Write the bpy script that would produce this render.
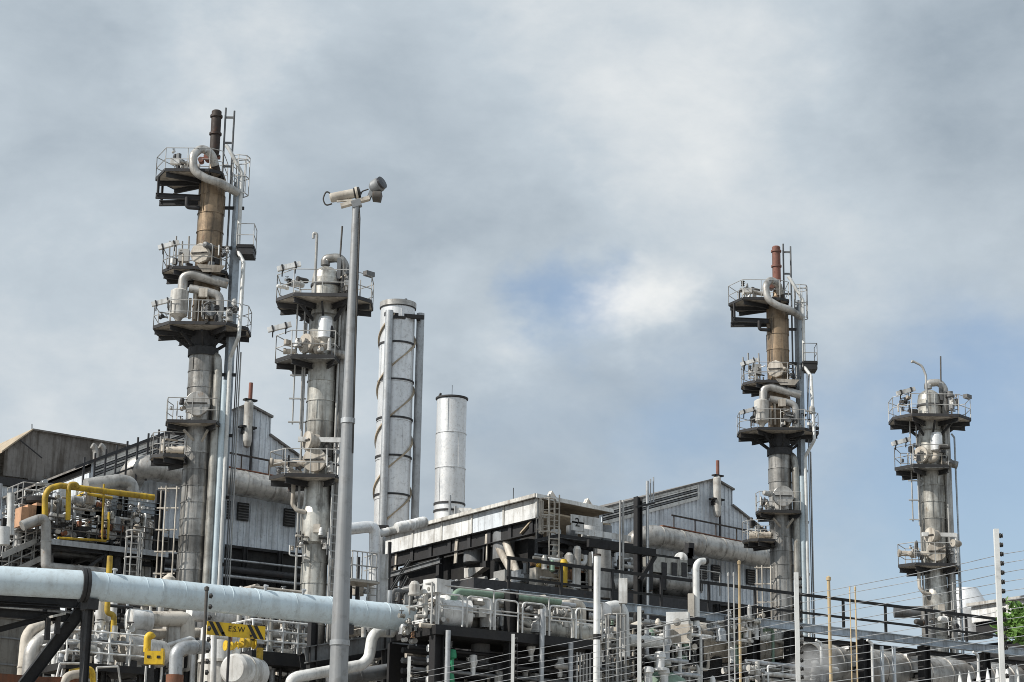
import bpy, math, random
from mathutils import Vector, Matrix
rnd = random.Random(7)
S = bpy.context.scene
for o in list(bpy.data.objects): bpy.data.objects.remove(o)
COL = S.collection
# ------------------------------------------------------------------ camera
# world x runs along the plant axis, y away across it, z up
FPX, TH, RO = 2100.0, math.radians(15.1), math.radians(.94)
CAM = Vector((-41.27, -86.78, 1.6))
_r, _f = Vector((.8284, -.5602, 0)), Vector((.5602, .8284, 0))
F = _f*math.cos(TH)+Vector((0,0,math.sin(TH))); U = -_f*math.sin(TH)+Vector((0,0,math.cos(TH)))
Rc = _r*math.cos(RO)+U*math.sin(RO); Uc = U*math.cos(RO)-_r*math.sin(RO)
cd = bpy.data.cameras.new('camera'); cam = bpy.data.objects.new('camera', cd); COL.objects.link(cam)
cd.sensor_width = 36; cd.lens = FPX/1024*36; cd.clip_start = .5; cd.clip_end = 6000
m = Matrix((Rc, Uc, -F)).transposed().to_4x4(); m.translation = CAM; cam.matrix_world = m
S.camera = cam
def ray(px, py): return F+Rc*((px-512)/FPX)+Uc*((341-py)/FPX)
def Y(px, py, y): d = ray(px, py); return CAM+d*((y-CAM.y)/d.y)
def X(px, py, x): d = ray(px, py); return CAM+d*((x-CAM.x)/d.x)
def Zp(px, py, z): d = ray(px, py); return CAM+d*((z-CAM.z)/d.z)
def dep(px, py, t): d = ray(px, py); return CAM+d*(t/(d.x*_f.x+d.y*_f.y))
def RD(b, r, d, z): return Vector((b[0]+r*_r.x+d*_f.x, b[1]+r*_r.y+d*_f.y, z))
# ------------------------------------------------------------------ sky, sun, exposure
SUN_AZ, SUN_EL = math.radians(66), math.radians(40)       # azimuth measured to the left of straight behind the camera
sd = (-_f*math.cos(SUN_AZ)-_r*math.sin(SUN_AZ))*math.cos(SUN_EL)+Vector((0,0,math.sin(SUN_EL)))
W = bpy.data.worlds.new('World'); S.world = W; W.use_nodes = True
nt = W.node_tree; nt.nodes.clear(); L = nt.links.new
def N(t, **k):
    n = nt.nodes.new(t)
    for a, b in k.items(): setattr(n, a, b)
    return n
out = N('ShaderNodeOutputWorld'); bg = N('ShaderNodeBackground'); L(bg.outputs[0], out.inputs[0])
bg.inputs[1].default_value = .15
sky = N('ShaderNodeTexSky', sky_type='NISHITA', sun_disc=False)
sky.sun_elevation = SUN_EL; sky.sun_rotation = math.atan2(sd.x, sd.y); sky.air_density = 1.0; sky.dust_density = 2.0; sky.ozone_density = 1.5
tc = N('ShaderNodeTexCoord')
def noise(scale, detail, rough, mp=(1,1,1), off=(0,0,0), dist=0):
    mpn = N('ShaderNodeMapping'); mpn.inputs['Scale'].default_value = mp; mpn.inputs['Location'].default_value = off
    L(tc.outputs['Generated'], mpn.inputs[0])
    n = N('ShaderNodeTexNoise'); n.inputs['Scale'].default_value = scale; n.inputs['Detail'].default_value = detail
    n.inputs['Roughness'].default_value = rough; n.inputs['Distortion'].default_value = dist; L(mpn.outputs[0], n.inputs[0]); return n.outputs['Fac'], n.outputs['Color']
def mth(op, a, b=None, c=None, clamp=False):
    n = N('ShaderNodeMath', operation=op, use_clamp=clamp)
    for i, v in enumerate((a, b, c)):
        if v is None: continue
        if isinstance(v, (int, float)): n.inputs[i].default_value = v
        else: L(v, n.inputs[i])
    return n.outputs[0]
def rng(v, a, b, c=0, d=1, sm=True):
    n = N('ShaderNodeMapRange', interpolation_type='SMOOTHSTEP' if sm else 'LINEAR'); L(v, n.inputs[0])
    for i, q in enumerate((a, b, c, d)): n.inputs[i+1].default_value = q
    return n.outputs[0]
_, wc = noise(7, 6, .6, (1,1,1.6))
sb = N('ShaderNodeVectorMath', operation='SUBTRACT'); L(wc, sb.inputs[0]); sb.inputs[1].default_value = (.5,.5,.5)
scv = N('ShaderNodeVectorMath', operation='SCALE'); L(sb.outputs[0], scv.inputs[0]); scv.inputs['Scale'].default_value = .13
wd = N('ShaderNodeVectorMath', operation='ADD'); L(tc.outputs['Generated'], wd.inputs[0]); L(scv.outputs[0], wd.inputs[1])
def blob(px, py, rad, w):
    d = ray(px, py).normalized()
    n = N('ShaderNodeVectorMath', operation='DISTANCE'); L(wd.outputs[0], n.inputs[0]); n.inputs[1].default_value = d
    return rng(n.outputs['Value'], rad/FPX, 0, 0, w)
def total(lst):
    s = lst[0]
    for q in lst[1:]: s = mth('ADD', s, q)
    return s
n1, _ = noise(3.2, 9, .55, (1,1,2.0), (3.1,1.2,.4), .3)
n2, _ = noise(9, 9, .6, (1,1,1.8), (7.3,2.2,5.1), .2)
# openings where the blue shows
hole = total([blob(562,302,105,1.1), blob(870,520,350,.85), blob(1040,450,280,.6), blob(640,480,240,.42), blob(480,420,130,.3), blob(90,300,160,.18), blob(830,180,140,.15)])
cov = mth('SUBTRACT', 1.0, mth('MULTIPLY', hole, rng(n2, .25, .7, 1.15, .72, False)), clamp=True)
cov = rng(cov, 0, .85, .22, 1)
# brightness of the cloud sheet
br = total([blob(235,75,120,.36), blob(690,95,330,.34), blob(600,150,200,.1), blob(622,312,80,.55), blob(660,290,120,.16), blob(470,300,150,.16), blob(60,420,360,.3), blob(300,470,260,.16), blob(490,350,70,.2), blob(450,255,70,.16), blob(900,270,230,.16), blob(560,190,190,-.2), blob(960,90,260,-.26), blob(440,150,230,-.1), blob(60,150,220,-.08), blob(400,20,160,-.08)])
br = mth('ADD', br, mth('MULTIPLY_ADD', n1, 1.1, -.20))
br = mth('ADD', br, mth('MULTIPLY_ADD', n2, .66, -.33))
n3, _ = noise(24, 8, .62, (1,1,1.5), (1.7,9.2,3.3), .4)
br = mth('ADD', br, mth('MULTIPLY_ADD', n3, .24, -.12))
cr = N('ShaderNodeValToRGB'); L(br, cr.inputs[0])
e = cr.color_ramp.elements; e[0].position = 0; e[0].color = (.33,.395,.46,1); e[1].position = 1; e[1].color = (.88,.89,.88,1)
x = cr.color_ramp.elements.new(.45); x.color = (.52,.59,.65,1)
cs = N('ShaderNodeVectorMath', operation='SCALE'); L(cr.outputs[0], cs.inputs[0]); cs.inputs['Scale'].default_value = 6.9
mx = N('ShaderNodeMix', data_type='RGBA'); L(cov, mx.inputs['Factor']); L(sky.outputs[0], mx.inputs['A']); L(cs.outputs[0], mx.inputs['B'])
L(mx.outputs['Result'], bg.inputs[0])
sl = bpy.data.lights.new('sun', 'SUN'); sl.energy = 5.0; sl.angle = math.radians(.6); sl.color = (1,.95,.87)
so = bpy.data.objects.new('sun', sl); COL.objects.link(so); so.rotation_euler = sd.to_track_quat('Z','Y').to_euler(); so.location = (-60,-60,80)
vs = S.view_settings; vs.view_transform = 'Standard'; vs.look = 'None'; vs.exposure = 0; vs.gamma = 1
try: vs.use_curve_mapping = False
except Exception: pass
S.render.resolution_x, S.render.resolution_y = 1024, 682
S.cycles.filter_width = .95; S.cycles.max_bounces = 6; S.cycles.diffuse_bounces = 3
# ------------------------------------------------------------------ materials
MAT = {}
def mat(name, col, rough=.6, metal=0., dark=.45, streak=.35, rust=0., rustcol=(.16,.07,.03), spec=.4, tone=.12, grain=6., bump=.15, dirt=(.07,.06,.05), emit=None):
    mt = bpy.data.materials.new(name); mt.use_nodes = True; t = mt.node_tree; t.nodes.clear(); l = t.links.new
    def n(ty, **k):
        q = t.nodes.new(ty)
        for a, b in k.items(): setattr(q, a, b)
        return q
    o = n('ShaderNodeOutputMaterial'); p = n('ShaderNodeBsdfPrincipled'); l(p.outputs[0], o.inputs[0])
    p.inputs['Metallic'].default_value = metal; p.inputs['Specular IOR Level'].default_value = spec
    g = n('ShaderNodeNewGeometry')
    def ns(sc, mp, det=6, ro=.6):
        mm = n('ShaderNodeMapping'); mm.inputs['Scale'].default_value = mp; l(g.outputs['Position'], mm.inputs[0])
        q = n('ShaderNodeTexNoise'); q.inputs['Scale'].default_value = sc; q.inputs['Detail'].default_value = det; q.inputs['Roughness'].default_value = ro
        l(mm.outputs[0], q.inputs[0]); return q.outputs['Fac']
    def rg(v, a, b, c, d):
        q = n('ShaderNodeMapRange'); q.interpolation_type = 'SMOOTHSTEP'; l(v, q.inputs[0])
        for i, z in enumerate((a, b, c, d)): q.inputs[i+1].default_value = z
        return q.outputs[0]
    def mixc(fac, a, b):
        q = n('ShaderNodeMix', data_type='RGBA'); l(fac, q.inputs['Factor'])
        for k, v in (('A', a), ('B', b)):
            if isinstance(v, tuple): q.inputs[k].default_value = (*v, 1)
            else: l(v, q.inputs[k])
        return q.outputs['Result']
    big = ns(.9, (1,1,1)); st = ns(1.0, (3.5,3.5,.28), 8, .65); fine = ns(grain, (1,1,1), 8, .7)
    info = n('ShaderNodeObjectInfo')
    hv = n('ShaderNodeHueSaturation'); hv.inputs['Color'].default_value = (*col, 1); l(rg(info.outputs['Random'], 0, 1, 1-tone, 1+tone), hv.inputs['Value'])
    c = mixc(rg(big, .42, .66, 0, dark), hv.outputs[0], dirt)
    c = mixc(rg(st, .46, .67, 0, streak), c, dirt)
    c = mixc(rg(fine, .5, .7, 0, .3), c, dirt)
    if rust > 0: c = mixc(rg(ns(2.1, (1.6,1.6,.8), 8, .7), .62-.2*rust, .72-.15*rust, 0, min(1, .4+rust)), c, rustcol)
    l(c, p.inputs['Base Color'])
    l(rg(fine, .3, .7, max(.05, rough-.1), min(1, rough+.15)), p.inputs['Roughness'])
    if bump:
        b = n('ShaderNodeBump'); b.inputs['Strength'].default_value = bump; b.inputs['Distance'].default_value = .03; l(fine, b.inputs['Height']); l(b.outputs[0], p.inputs['Normal'])
    MAT[name] = mt; return mt
mat('clad_brown', (.30,.22,.145), .42, .5, .6, .85, .25, (.10,.05,.025))
mat('clad_grey', (.40,.39,.37), .40, .6, .55, .8, .08, (.2,.13,.08), tone=.25, dirt=(.06,.055,.05))
mat('clad_pale', (.52,.51,.47), .40, .55, .5, .75, .08, (.3,.2,.1), tone=.2)
mat('silver', (.78,.79,.80), .40, .5, .1, .14, .03, (.32,.2,.1), tone=.06, bump=.06)
mat('duct_grey', (.48,.47,.45), .42, .5, .4, .5, .12, (.30,.17,.08))
mat('pale_pipe', (.55,.65,.71), .32, .0, .15, .24, .0, (.3,.22,.15), spec=.6, tone=.06, bump=.05, dirt=(.22,.21,.19))
mat('white', (.74,.75,.75), .5, 0, .4, .6, .05, (.3,.19,.1), dirt=(.2,.18,.15), tone=.08)
mat('white_dirty', (.60,.59,.56), .6, 0, .5, .65, .14, (.26,.16,.09), dirt=(.15,.13,.11))
mat('cream', (.54,.50,.44), .6, 0, .45, .7, .08, (.28,.17,.09), dirt=(.16,.13,.1))
mat('rail', (.42,.42,.41), .5, .2, .3, .2, .1, tone=.2)
mat('rail_dark', (.07,.066,.062), .6, .2, .3, .2, .2, tone=.3, dirt=(.03,.03,.03))
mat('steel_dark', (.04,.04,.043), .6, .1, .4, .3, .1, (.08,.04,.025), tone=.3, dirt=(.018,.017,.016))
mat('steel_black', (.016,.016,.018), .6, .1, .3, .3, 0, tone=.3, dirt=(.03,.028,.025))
mat('steel_grey', (.20,.21,.22), .5, .3, .5, .5, .1, tone=.2)
mat('steel_blue', (.42,.48,.54), .5, .2, .35, .4, .06, tone=.1)
mat('galv', (.46,.48,.50), .45, .5, .25, .35, .0, tone=.08)
mat('wall', (.68,.73,.78), .55, .1, .22, .34, .03, (.22,.15,.1), tone=.05, dirt=(.12,.11,.11))
mat('wall_white', (.72,.72,.70), .6, 0, .3, .5, .05, dirt=(.25,.23,.2))
mat('roof', (.22,.21,.20), .8, 0, .6, .8, .1, (.12,.09,.07), tone=.06)
mat('roof_tan', (.46,.38,.28), .75, 0, .3, .3, .1)
mat('rust', (.22,.09,.05), .8, 0, .5, .5, .3, (.10,.04,.025))
mat('vent_black', (.035,.025,.022), .6, .1, .5, .5, .3, (.08,.035,.02))
mat('vent_red', (.24,.10,.075), .7, 0, .5, .5, .3, (.10,.04,.03))
mat('yellow', (.60,.40,.03), .55, 0, .5, .6, .2, (.16,.08,.03), dirt=(.16,.11,.04))
mat('sign_yellow', (.64,.42,.02), .5, 0, .35, .45, .1, (.14,.08,.03), dirt=(.2,.13,.03))
mat('black', (.012,.012,.012), .5, 0, .1, .1, 0)
mat('green', (.22,.33,.25), .5, 0, .3, .3, .05)
mat('bright_green', (.03,.28,.14), .5, 0, .2, .2, 0)
mat('terracotta', (.48,.28,.17), .7, 0, .4, .4, .1)
mat('pole', (.30,.31,.32), .45, .35, .15, .3, 0, tone=.03, bump=.05)
mat('pole_white', (.72,.73,.72), .45, .1, .2, .3, 0)
mat('pole_tan', (.52,.40,.24), .7, 0, .35, .4, .05)
mat('lens', (.02,.02,.025), .15, .2, 0, 0, 0, spec=.6)
mat('concrete', (.23,.22,.2), .85, 0, .5, .6, 0)
mat('ground', (.32,.30,.27), .95, 0, .5, 0, 0)
mat('leaf', (.085,.17,.03), .5, 0, .6, 0, 0, tone=.3, grain=14., dirt=(.025,.06,.012)); mat('bark', (.12,.09,.06), .9)
mat('interior_shade', (.035,.034,.033), .9, 0, .5, .5, .05, (.06,.04,.03), dirt=(.015,.015,.015))  # near-black colour stands for shade inside open bays and behind slats
# ------------------------------------------------------------------ mesh kit
V = Vector
class MB:
    def __init__(s): s.v = []; s.f = []; s.s = []
    def add(s, vs, fs, smooth=False):
        o = len(s.v); s.v += [tuple(q) for q in vs]; s.f += [tuple(i+o for i in q) for q in fs]; s.s += [smooth]*len(fs); return s
    def box(s, c, d, rz=0, rot=None):
        hx, hy, hz = d[0]/2, d[1]/2, d[2]/2; R = rot or Matrix.Rotation(rz, 3, 'Z'); c = V(c)
        vs = [c+R@V((sx*hx, sy*hy, sz*hz)) for sz in (-1,1) for sy in (-1,1) for sx in (-1,1)]
        return s.add(vs, [(0,2,3,1),(4,5,7,6),(0,1,5,4),(2,6,7,3),(0,4,6,2),(1,3,7,5)])
    def frame(s, p, q, up=None):
        d = (q-p).normalized(); u = up or (V((0,0,1)) if abs(d.z) < .95 else V((1,0,0)))
        a = d.cross(u).normalized(); return d, a, a.cross(d).normalized()
    def bar(s, p, q, w, h, up=None):
        p, q = V(p), V(q); d, a, b = s.frame(p, q, up)
        vs = [e+a*(sx*w/2)+b*(sz*h/2) for e in (p, q) for sx, sz in ((-1,-1),(1,-1),(1,1),(-1,1))]
        return s.add(vs, [(3,2,1,0),(4,5,6,7)]+[(i,(i+1)%4,4+(i+1)%4,4+i) for i in range(4)])
    def ibeam(s, p, q, w, h, t=.02, up=None):
        p, q = V(p), V(q); d, a, b = s.frame(p, q, up)
        pr = [(-w/2,-h/2),(w/2,-h/2),(w/2,-h/2+t),(t/2,-h/2+t),(t/2,h/2-t),(w/2,h/2-t),(w/2,h/2),(-w/2,h/2),(-w/2,h/2-t),(-t/2,h/2-t),(-t/2,-h/2+t),(-w/2,-h/2+t)]
        n = len(pr); vs = [e+a*x+b*y for e in (p, q) for x, y in pr]
        return s.add(vs, [tuple(reversed(range(n))), tuple(range(n, 2*n))]+[(i,(i+1)%n,n+(i+1)%n,n+i) for i in range(n)])
    def tube(s, pts, r, n=10, bend=None, caps=True, seg=5):
        pts = [V(p) for p in pts]; bend = bend if bend is not None else 1.6*r
        P = [pts[0]]
        for i in range(1, len(pts)-1):
            a, b, c = pts[i-1], pts[i], pts[i+1]; d1, d2 = (b-a), (c-b)
            if d1.length < 1e-5 or d2.length < 1e-5: continue
            ang = d1.angle(d2)
            if ang < .05 or ang > 2.9 or bend <= 0: P.append(b); continue
            tl = min(bend*math.tan(ang/2), d1.length*.49, d2.length*.49)
            A_, B_ = b-d1.normalized()*tl, b+d2.normalized()*tl
            for k in range(seg+1):
                u = k/seg; P.append(A_*(1-u)**2+b*2*u*(1-u)+B_*u*u)
        P.append(pts[-1]); rs = r if isinstance(r, (list, tuple)) else None
        d = (P[1]-P[0]).normalized(); up = V((0,0,1)) if abs(d.z) < .9 else V((1,0,0)); a = d.cross(up).normalized(); b = a.cross(d)
        vs = []
        for i, p in enumerate(P):
            d2 = (P[min(i+1, len(P)-1)]-P[max(i-1, 0)]).normalized(); a = (a-d2*a.dot(d2)).normalized(); b = d2.cross(a)
            rr = rs[0]+(rs[1]-rs[0])*i/(len(P)-1) if rs else r
            vs += [p+a*(math.cos(2*math.pi*k/n)*rr)+b*(math.sin(2*math.pi*k/n)*rr) for k in range(n)]
        fs = [(i*n+k, i*n+(k+1)%n, (i+1)*n+(k+1)%n, (i+1)*n+k) for i in range(len(P)-1) for k in range(n)]
        s.add(vs, fs, n > 5)
        if caps: s.add(vs[:n], [tuple(reversed(range(n)))]); s.add(vs[-n:], [tuple(range(n))])
        return s
    def cyl(s, p, q, r, r2=None, n=16, caps=True): return s.tube([p, q], (r, r if r2 is None else r2), n, 0, caps)
    def lathe(s, prof, c, n=24, axis=(0,0,1), smooth=True):
        ax = V(axis).normalized(); up = V((1,0,0)) if abs(ax.z) > .9 else V((0,0,1)); a = ax.cross(up).normalized(); b = ax.cross(a); c = V(c)
        for (r0, z0), (r1, z1) in zip(prof, prof[1:]):
            vs = [c+ax*z+a*(math.cos(2*math.pi*k/n)*r)+b*(math.sin(2*math.pi*k/n)*r) for r, z in ((r0, z0), (r1, z1)) for k in range(n)]
            s.add(vs, [(k,(k+1)%n,n+(k+1)%n,n+k) for k in range(n)], smooth)
        return s
    def prism(s, poly, z0, z1):
        n = len(poly); vs = [(p[0], p[1], z) for z in (z0, z1) for p in poly]
        return s.add(vs, [tuple(reversed(range(n))), tuple(range(n, 2*n))]+[(i,(i+1)%n,n+(i+1)%n,n+i) for i in range(n)])
    def slab(s, pts, off):
        n = len(pts); o = V(off); vs = [V(p) for p in pts]+[V(p)+o for p in pts]
        return s.add(vs, [tuple(reversed(range(n))), tuple(range(n, 2*n))]+[(i,(i+1)%n,n+(i+1)%n,n+i) for i in range(n)])
    def build(s, name, mt, parent=None, origin=None):
        off = V(parent['base_at']) if parent is not None and 'base_at' in parent.keys() else V((0,0,0))
        if parent is None and origin is not None: off = V(origin)
        me = bpy.data.meshes.new(name); me.from_pydata([(q[0]-off.x, q[1]-off.y, q[2]-off.z) for q in s.v], [], s.f)
        me.polygons.foreach_set('use_smooth', s.s); me.materials.append(MAT[mt] if isinstance(mt, str) else mt); me.update()
        o = bpy.data.objects.new(name, me); COL.objects.link(o); ROOTS.append(o)
        if parent is not None:
            o.parent = parent; o['base_at'] = tuple(off)
        elif origin is not None: o.location = off
        return o
ROOTS = []
def thing(name, label, cat, base, group=None):
    o = bpy.data.objects.new(name, None); COL.objects.link(o); o.location = base; o['base_at'] = tuple(base)
    o['label'] = label; o['category'] = cat; o.empty_display_size = .2; ROOTS.append(o)
    if group: o['group'] = group
    return o
def part_copy(o, parent, dv):
    c = o.copy(); COL.objects.link(c); c.parent = parent; c.location = V(o.location)+V(dv); c['base_at'] = o['base_at']; ROOTS.append(c); return c
def copy_tree(o, shift, label=None, parent=None):
    c = o.copy(); COL.objects.link(c); c.parent = parent; ROOTS.append(c)
    if parent is None: c.location = V(o.location)+V(shift); c['label'] = label
    for ch in [q for q in o.children]: copy_tree(ch, shift, None, c)
    return c
def railing(path, h=1.1, r=.021, mids=1, sp=1.25, closed=False, toe=None):
    mb = MB(); pts = [V(p) for p in path]
    if closed: pts.append(pts[0].copy())
    for k in range(mids+1):
        zz = V((0,0,h*(1-k/(mids+1)))); 
        for a, b in zip(pts, pts[1:]): mb.tube([a+zz, b+zz], r, 5, 0)
    for a, b in zip(pts, pts[1:]):
        n = max(1, round((b-a).length/sp))
        for k in range(n): p = a.lerp(b, k/n); mb.tube([p, p+V((0,0,h))], r, 5, 0)
    mb.tube([pts[-1], pts[-1]+V((0,0,h))], r, 5, 0)
    return mb
def ladder(p, q, out, w=.5, r=.03, step=.33, cage=False, hoops=.9):
    """rails from p to q; out = direction away from the wall"""
    p, q, out = V(p), V(q), V(out).normalized(); d = (q-p).normalized(); a = d.cross(out).normalized()*(w/2); mb = MB()
    mb.tube([p-a, q-a], r, 5, 0); mb.tube([p+a, q+a], r, 5, 0)
    Ln = (q-p).length
    for k in range(1, int(Ln/step)): c = p+d*(k*step); mb.tube([c-a, c+a], r*.7, 5, 0)
    if cage:
        k = 0; zs = []
        while k*hoops < Ln-.1: zs.append(k*hoops); k += 1
        zs.append(Ln)
        an = a.normalized(); arc = [(-.35,0),(-.38,.35),(-.2,.68),(.2,.68),(.38,.35),(.35,0)]
        for z in zs: mb.tube([p+d*z+an*x_+out*y_ for x_, y_ in arc], r*.9, 5, .05)
        for x_, y_ in arc[1:-1]: mb.tube([p+an*x_+out*y_, q+an*x_+out*y_], r*.8, 5, 0)
    return mb
def platform(parent, poly, z, deck='cream', steel='steel_dark', rail='rail', center=None, gap=None, th=.1, skirt=True, rails=True, h=1.1):
    mb = MB(); mb.prism(poly, z-th, z); pl = mb.build('platform', deck, parent)
    pts = [V((p[0], p[1], z)) for p in poly]; n = len(pts)
    tp = MB()
    for i in range(n): a, b = pts[i], pts[(i+1)%n]; tp.bar(a+V((0,0,.0)), b+V((0,0,.0)), .05, .15)
    if skirt: tp.build('toe_plate', steel, pl)
    c = V((*(center or (sum(p.x for p in pts)/n, sum(p.y for p in pts)/n)), z-.22))
    for p in pts[::1]:
        MB().ibeam(c, c.lerp(V((p.x, p.y, z-.22)), .97), .12, .22).build('beam', steel, pl)
    if rails:
        path = [pts[i] for i in range(n) if gap is None or i not in gap]
        if gap: 
            k = max(gap)+1; path = [pts[(k+i)%n] for i in range(n-len(gap))]
            railing(path, h).build('railing', rail, pl)
        else: railing(path, h, closed=True).build('railing', rail, pl)
    return pl
def octo(b, r0, r1, d0, d1, ch=.45, z=0):
    pts = [(r0, d0+ (d1-d0)*.3), (r0+(r1-r0)*.2, d0), (r1-(r1-r0)*.2, d0), (r1, d0+(d1-d0)*.3), (r1, d0+(d1-d0)*.7), (r1-(r1-r0)*.2, d1), (r0+(r1-r0)*.2, d1), (r0, d0+(d1-d0)*.7)]
    return [tuple(RD(b, r, d, 0)[:2]) for r, d in pts]
def courses(parent, c, R, z0, z1, h, mt, n=28, name='cladding_sheet'):
    k = int(round((z1-z0)/h)); h = (z1-z0)/k; first = None
    for i in range(k):
        if first is None:
            mb = MB().lathe([(R+.03,0),(R+.03,.045),(R,.05),(R,h+.02)], (c[0], c[1], z0), n)
            for j in range(3):
                an = j*2.094; e_ = V((math.cos(an), math.sin(an), 0))*(R+.004); mb.bar(V((c[0],c[1],z0+.05))+e_, V((c[0],c[1],z0+h-.01))+e_, .05, .02, V((0,0,1)).cross(e_))
            first = mb.build(name, mt, parent); k_ = 0
        else: o_ = part_copy(first, parent, (0,0,i*h)); o_.rotation_euler.z = i*1.3
def text(s, size, mt, parent, loc, rot, name='lettering', ext=.004):
    cu = bpy.data.curves.new(name, 'FONT'); cu.body = s; cu.size = size; cu.align_x = 'CENTER'; cu.align_y = 'CENTER'; cu.extrude = ext
    t = bpy.data.objects.new('tmp', cu); COL.objects.link(t); bpy.context.view_layer.update()
    me = bpy.data.meshes.new_from_object(t.evaluated_get(bpy.context.evaluated_depsgraph_get())); bpy.data.objects.remove(t)
    me.materials.clear(); me.materials.append(MAT[mt]); o = bpy.data.objects.new(name, me); COL.objects.link(o); o.parent = parent
    o.location = V(loc)-V(parent['base_at']); o.rotation_euler = rot; o['base_at'] = parent['base_at']; return o
def face_cam_z(): return math.atan2(_f.y, _f.x)-math.pi/2
FZ = face_cam_z()
def flood(parent, p, rz=0, mt='white'):
    """long white floodlight fitting on a bracket"""
    R = Matrix.Rotation(FZ+rz, 3, 'Z')@Matrix.Rotation(-.3, 3, 'Y')
    o = MB().box(p, (1.0,.2,.2), rot=R).build('floodlight', mt, parent)
    p = V(p)
    for k in (-.28, .28): q = p+R@V((k,0,0)); MB().bar(q, q-V((0,0,.35))+R@V((0,.1,0)), .04, .04).box(q, (.07,.25,.25), rot=R).build('bracket', 'steel_dark', o)
def disc(parent, c, nrm, r, depth, mt, name='manway', n=20):
    nrm = V(nrm).normalized()
    o = MB().lathe([(0,0),(r*.55,0)], c, n, nrm).lathe([(r*.8,-depth),(r*.8,-.14)], c, n, nrm).lathe([(r,-.15),(r,-.02),(r*.96,0),(0,0.02)], c, n, nrm).lathe([(r*.8,-.15),(r,-.15)], c, n, nrm).build(name, mt, parent)
    b = MB(); a = nrm.cross(V((0,0,1))).normalized(); u = a.cross(nrm)
    b.bar(V(c)+a*(-r*.8)+nrm*.05, V(c)+a*(r*.8)+nrm*.05, .05, .05); b.build('davit', 'rail_dark', o); return o
CN = -_f                                                  # towards the camera, level
# ------------------------------------------------------------------ small fittings used in the piping
def valve(parent, c, ax, r, mt, wheel='rail_dark'):
    c, ax = V(c), V(ax).normalized()
    v = MB().lathe([(0,-2.2*r),(1.7*r,-2.2*r),(1.7*r,-1.8*r),(r,-1.8*r),(1.25*r,-.6*r),(1.5*r,0),(1.25*r,.6*r),(r,1.8*r),(1.7*r,1.8*r),(1.7*r,2.2*r),(0,2.2*r)], c, 12, ax).build('valve', mt, parent)
    up = V((0,0,1)) if abs(ax.z) < .5 else CN
    MB().cyl(c, c+up*(3.6*r), .35*r, n=6).tube([c+up*(3.5*r)+(ax*math.cos(a)+ax.cross(up)*math.sin(a))*(1.7*r) for a in [k*math.pi/4 for k in range(9)]], .22*r, 5, 0, False).build('handwheel', wheel, v)
    return v
def ringpipe(parent, pts, r, mt, bands=True, n=12, name='pipe', bend=None):
    """a pipe run with clad joints"""
    o = MB().tube(pts, r, n, bend if bend is not None else 2*r).build(name, mt, parent)
    if bands:
        for a, b in zip(pts, pts[1:]):
            a, b = V(a), V(b); Ln = (b-a).length
            if Ln < 6*r: continue
            k = max(1, int(Ln/max(1.6, 6*r)))
            for i in range(1, k+1):
                q = a.lerp(b, (i-.5)/k); MB().lathe([(r,-.03),(r+.022,-.03),(r+.022,.03),(r,.03)], q, n, b-a).build('joint_band', mt, o)
    return o
def clutter(parent, x0, x1, y0, y1, z0, z1, n, seed, mats=('white','cream','rail','clad_pale','steel_grey','galv','white_dirty'), rr=(.04,.14), boxes=.25, valves=.3, k0=1.):
    q = random.Random(seed); lo, hi = V((x0,y0,z0)), V((x1,y1,z1))
    rp = lambda: V((q.uniform(x0,x1), q.uniform(y0,y1), q.uniform(z0,z1)))
    for i in range(n):
        u = q.random(); mt = q.choice(mats)
        if u < boxes:
            c = rp(); k = q.random()
            if k < .45: MB().box(c, (k0*q.uniform(.2,.7), k0*q.uniform(.2,.5), k0*q.uniform(.2,.6)), q.choice((0,0,.3))).build('junction_box', mt, parent)
            elif k < .8:
                r = k0*q.uniform(.12,.34); h = k0*q.uniform(.3,.9); MB().lathe([(0,h+.08),(r*.6,h+.05),(r,h-.08),(r,0),(r*1.15,-.02),(r*1.15,-.1),(0,-.1)], c, 14).build('canister', mt, parent)
            else:
                r = k0*q.uniform(.15,.32); MB().lathe([(0,-.05),(r*1.2,-.05),(r*1.2,.05),(r,.06),(r,.8*k0),(r*.8,.95*k0),(0,1.0*k0)], c, 14, (q.choice((-1,1)), q.choice((0,-.6)), 0)).build('motor', mt, parent)
        elif u < boxes+valves:
            valve(parent, rp(), q.choice(((1,0,0),(0,1,0),(0,0,1))), k0*q.uniform(.06,.13), mt)
        else:
            r = q.uniform(*rr); a = rp(); pts = [a]; ax = q.choice((0,1,2,2))
            for k in range(q.choice((1,2,3))):
                b = rp(); c = pts[-1].copy(); c[ax] = b[ax]
                if abs(c[ax]-pts[-1][ax]) > .4: pts.append(c)
                ax = (ax+q.choice((1,2)))%3
            if len(pts) > 1: MB().tube(pts, r, 8 if r < .08 else 10, 2.2*r).build('pipe', mt, parent)
# ------------------------------------------------------------------ setting
g = MB(); g.add([(-900,-900,0),(1500,-900,0),(1500,1800,0),(-900,1800,0)], [(0,1,2,3)])
g.build('ground', 'ground')['kind'] = 'structure'
DX = V((35.6125, 0, 0))
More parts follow.
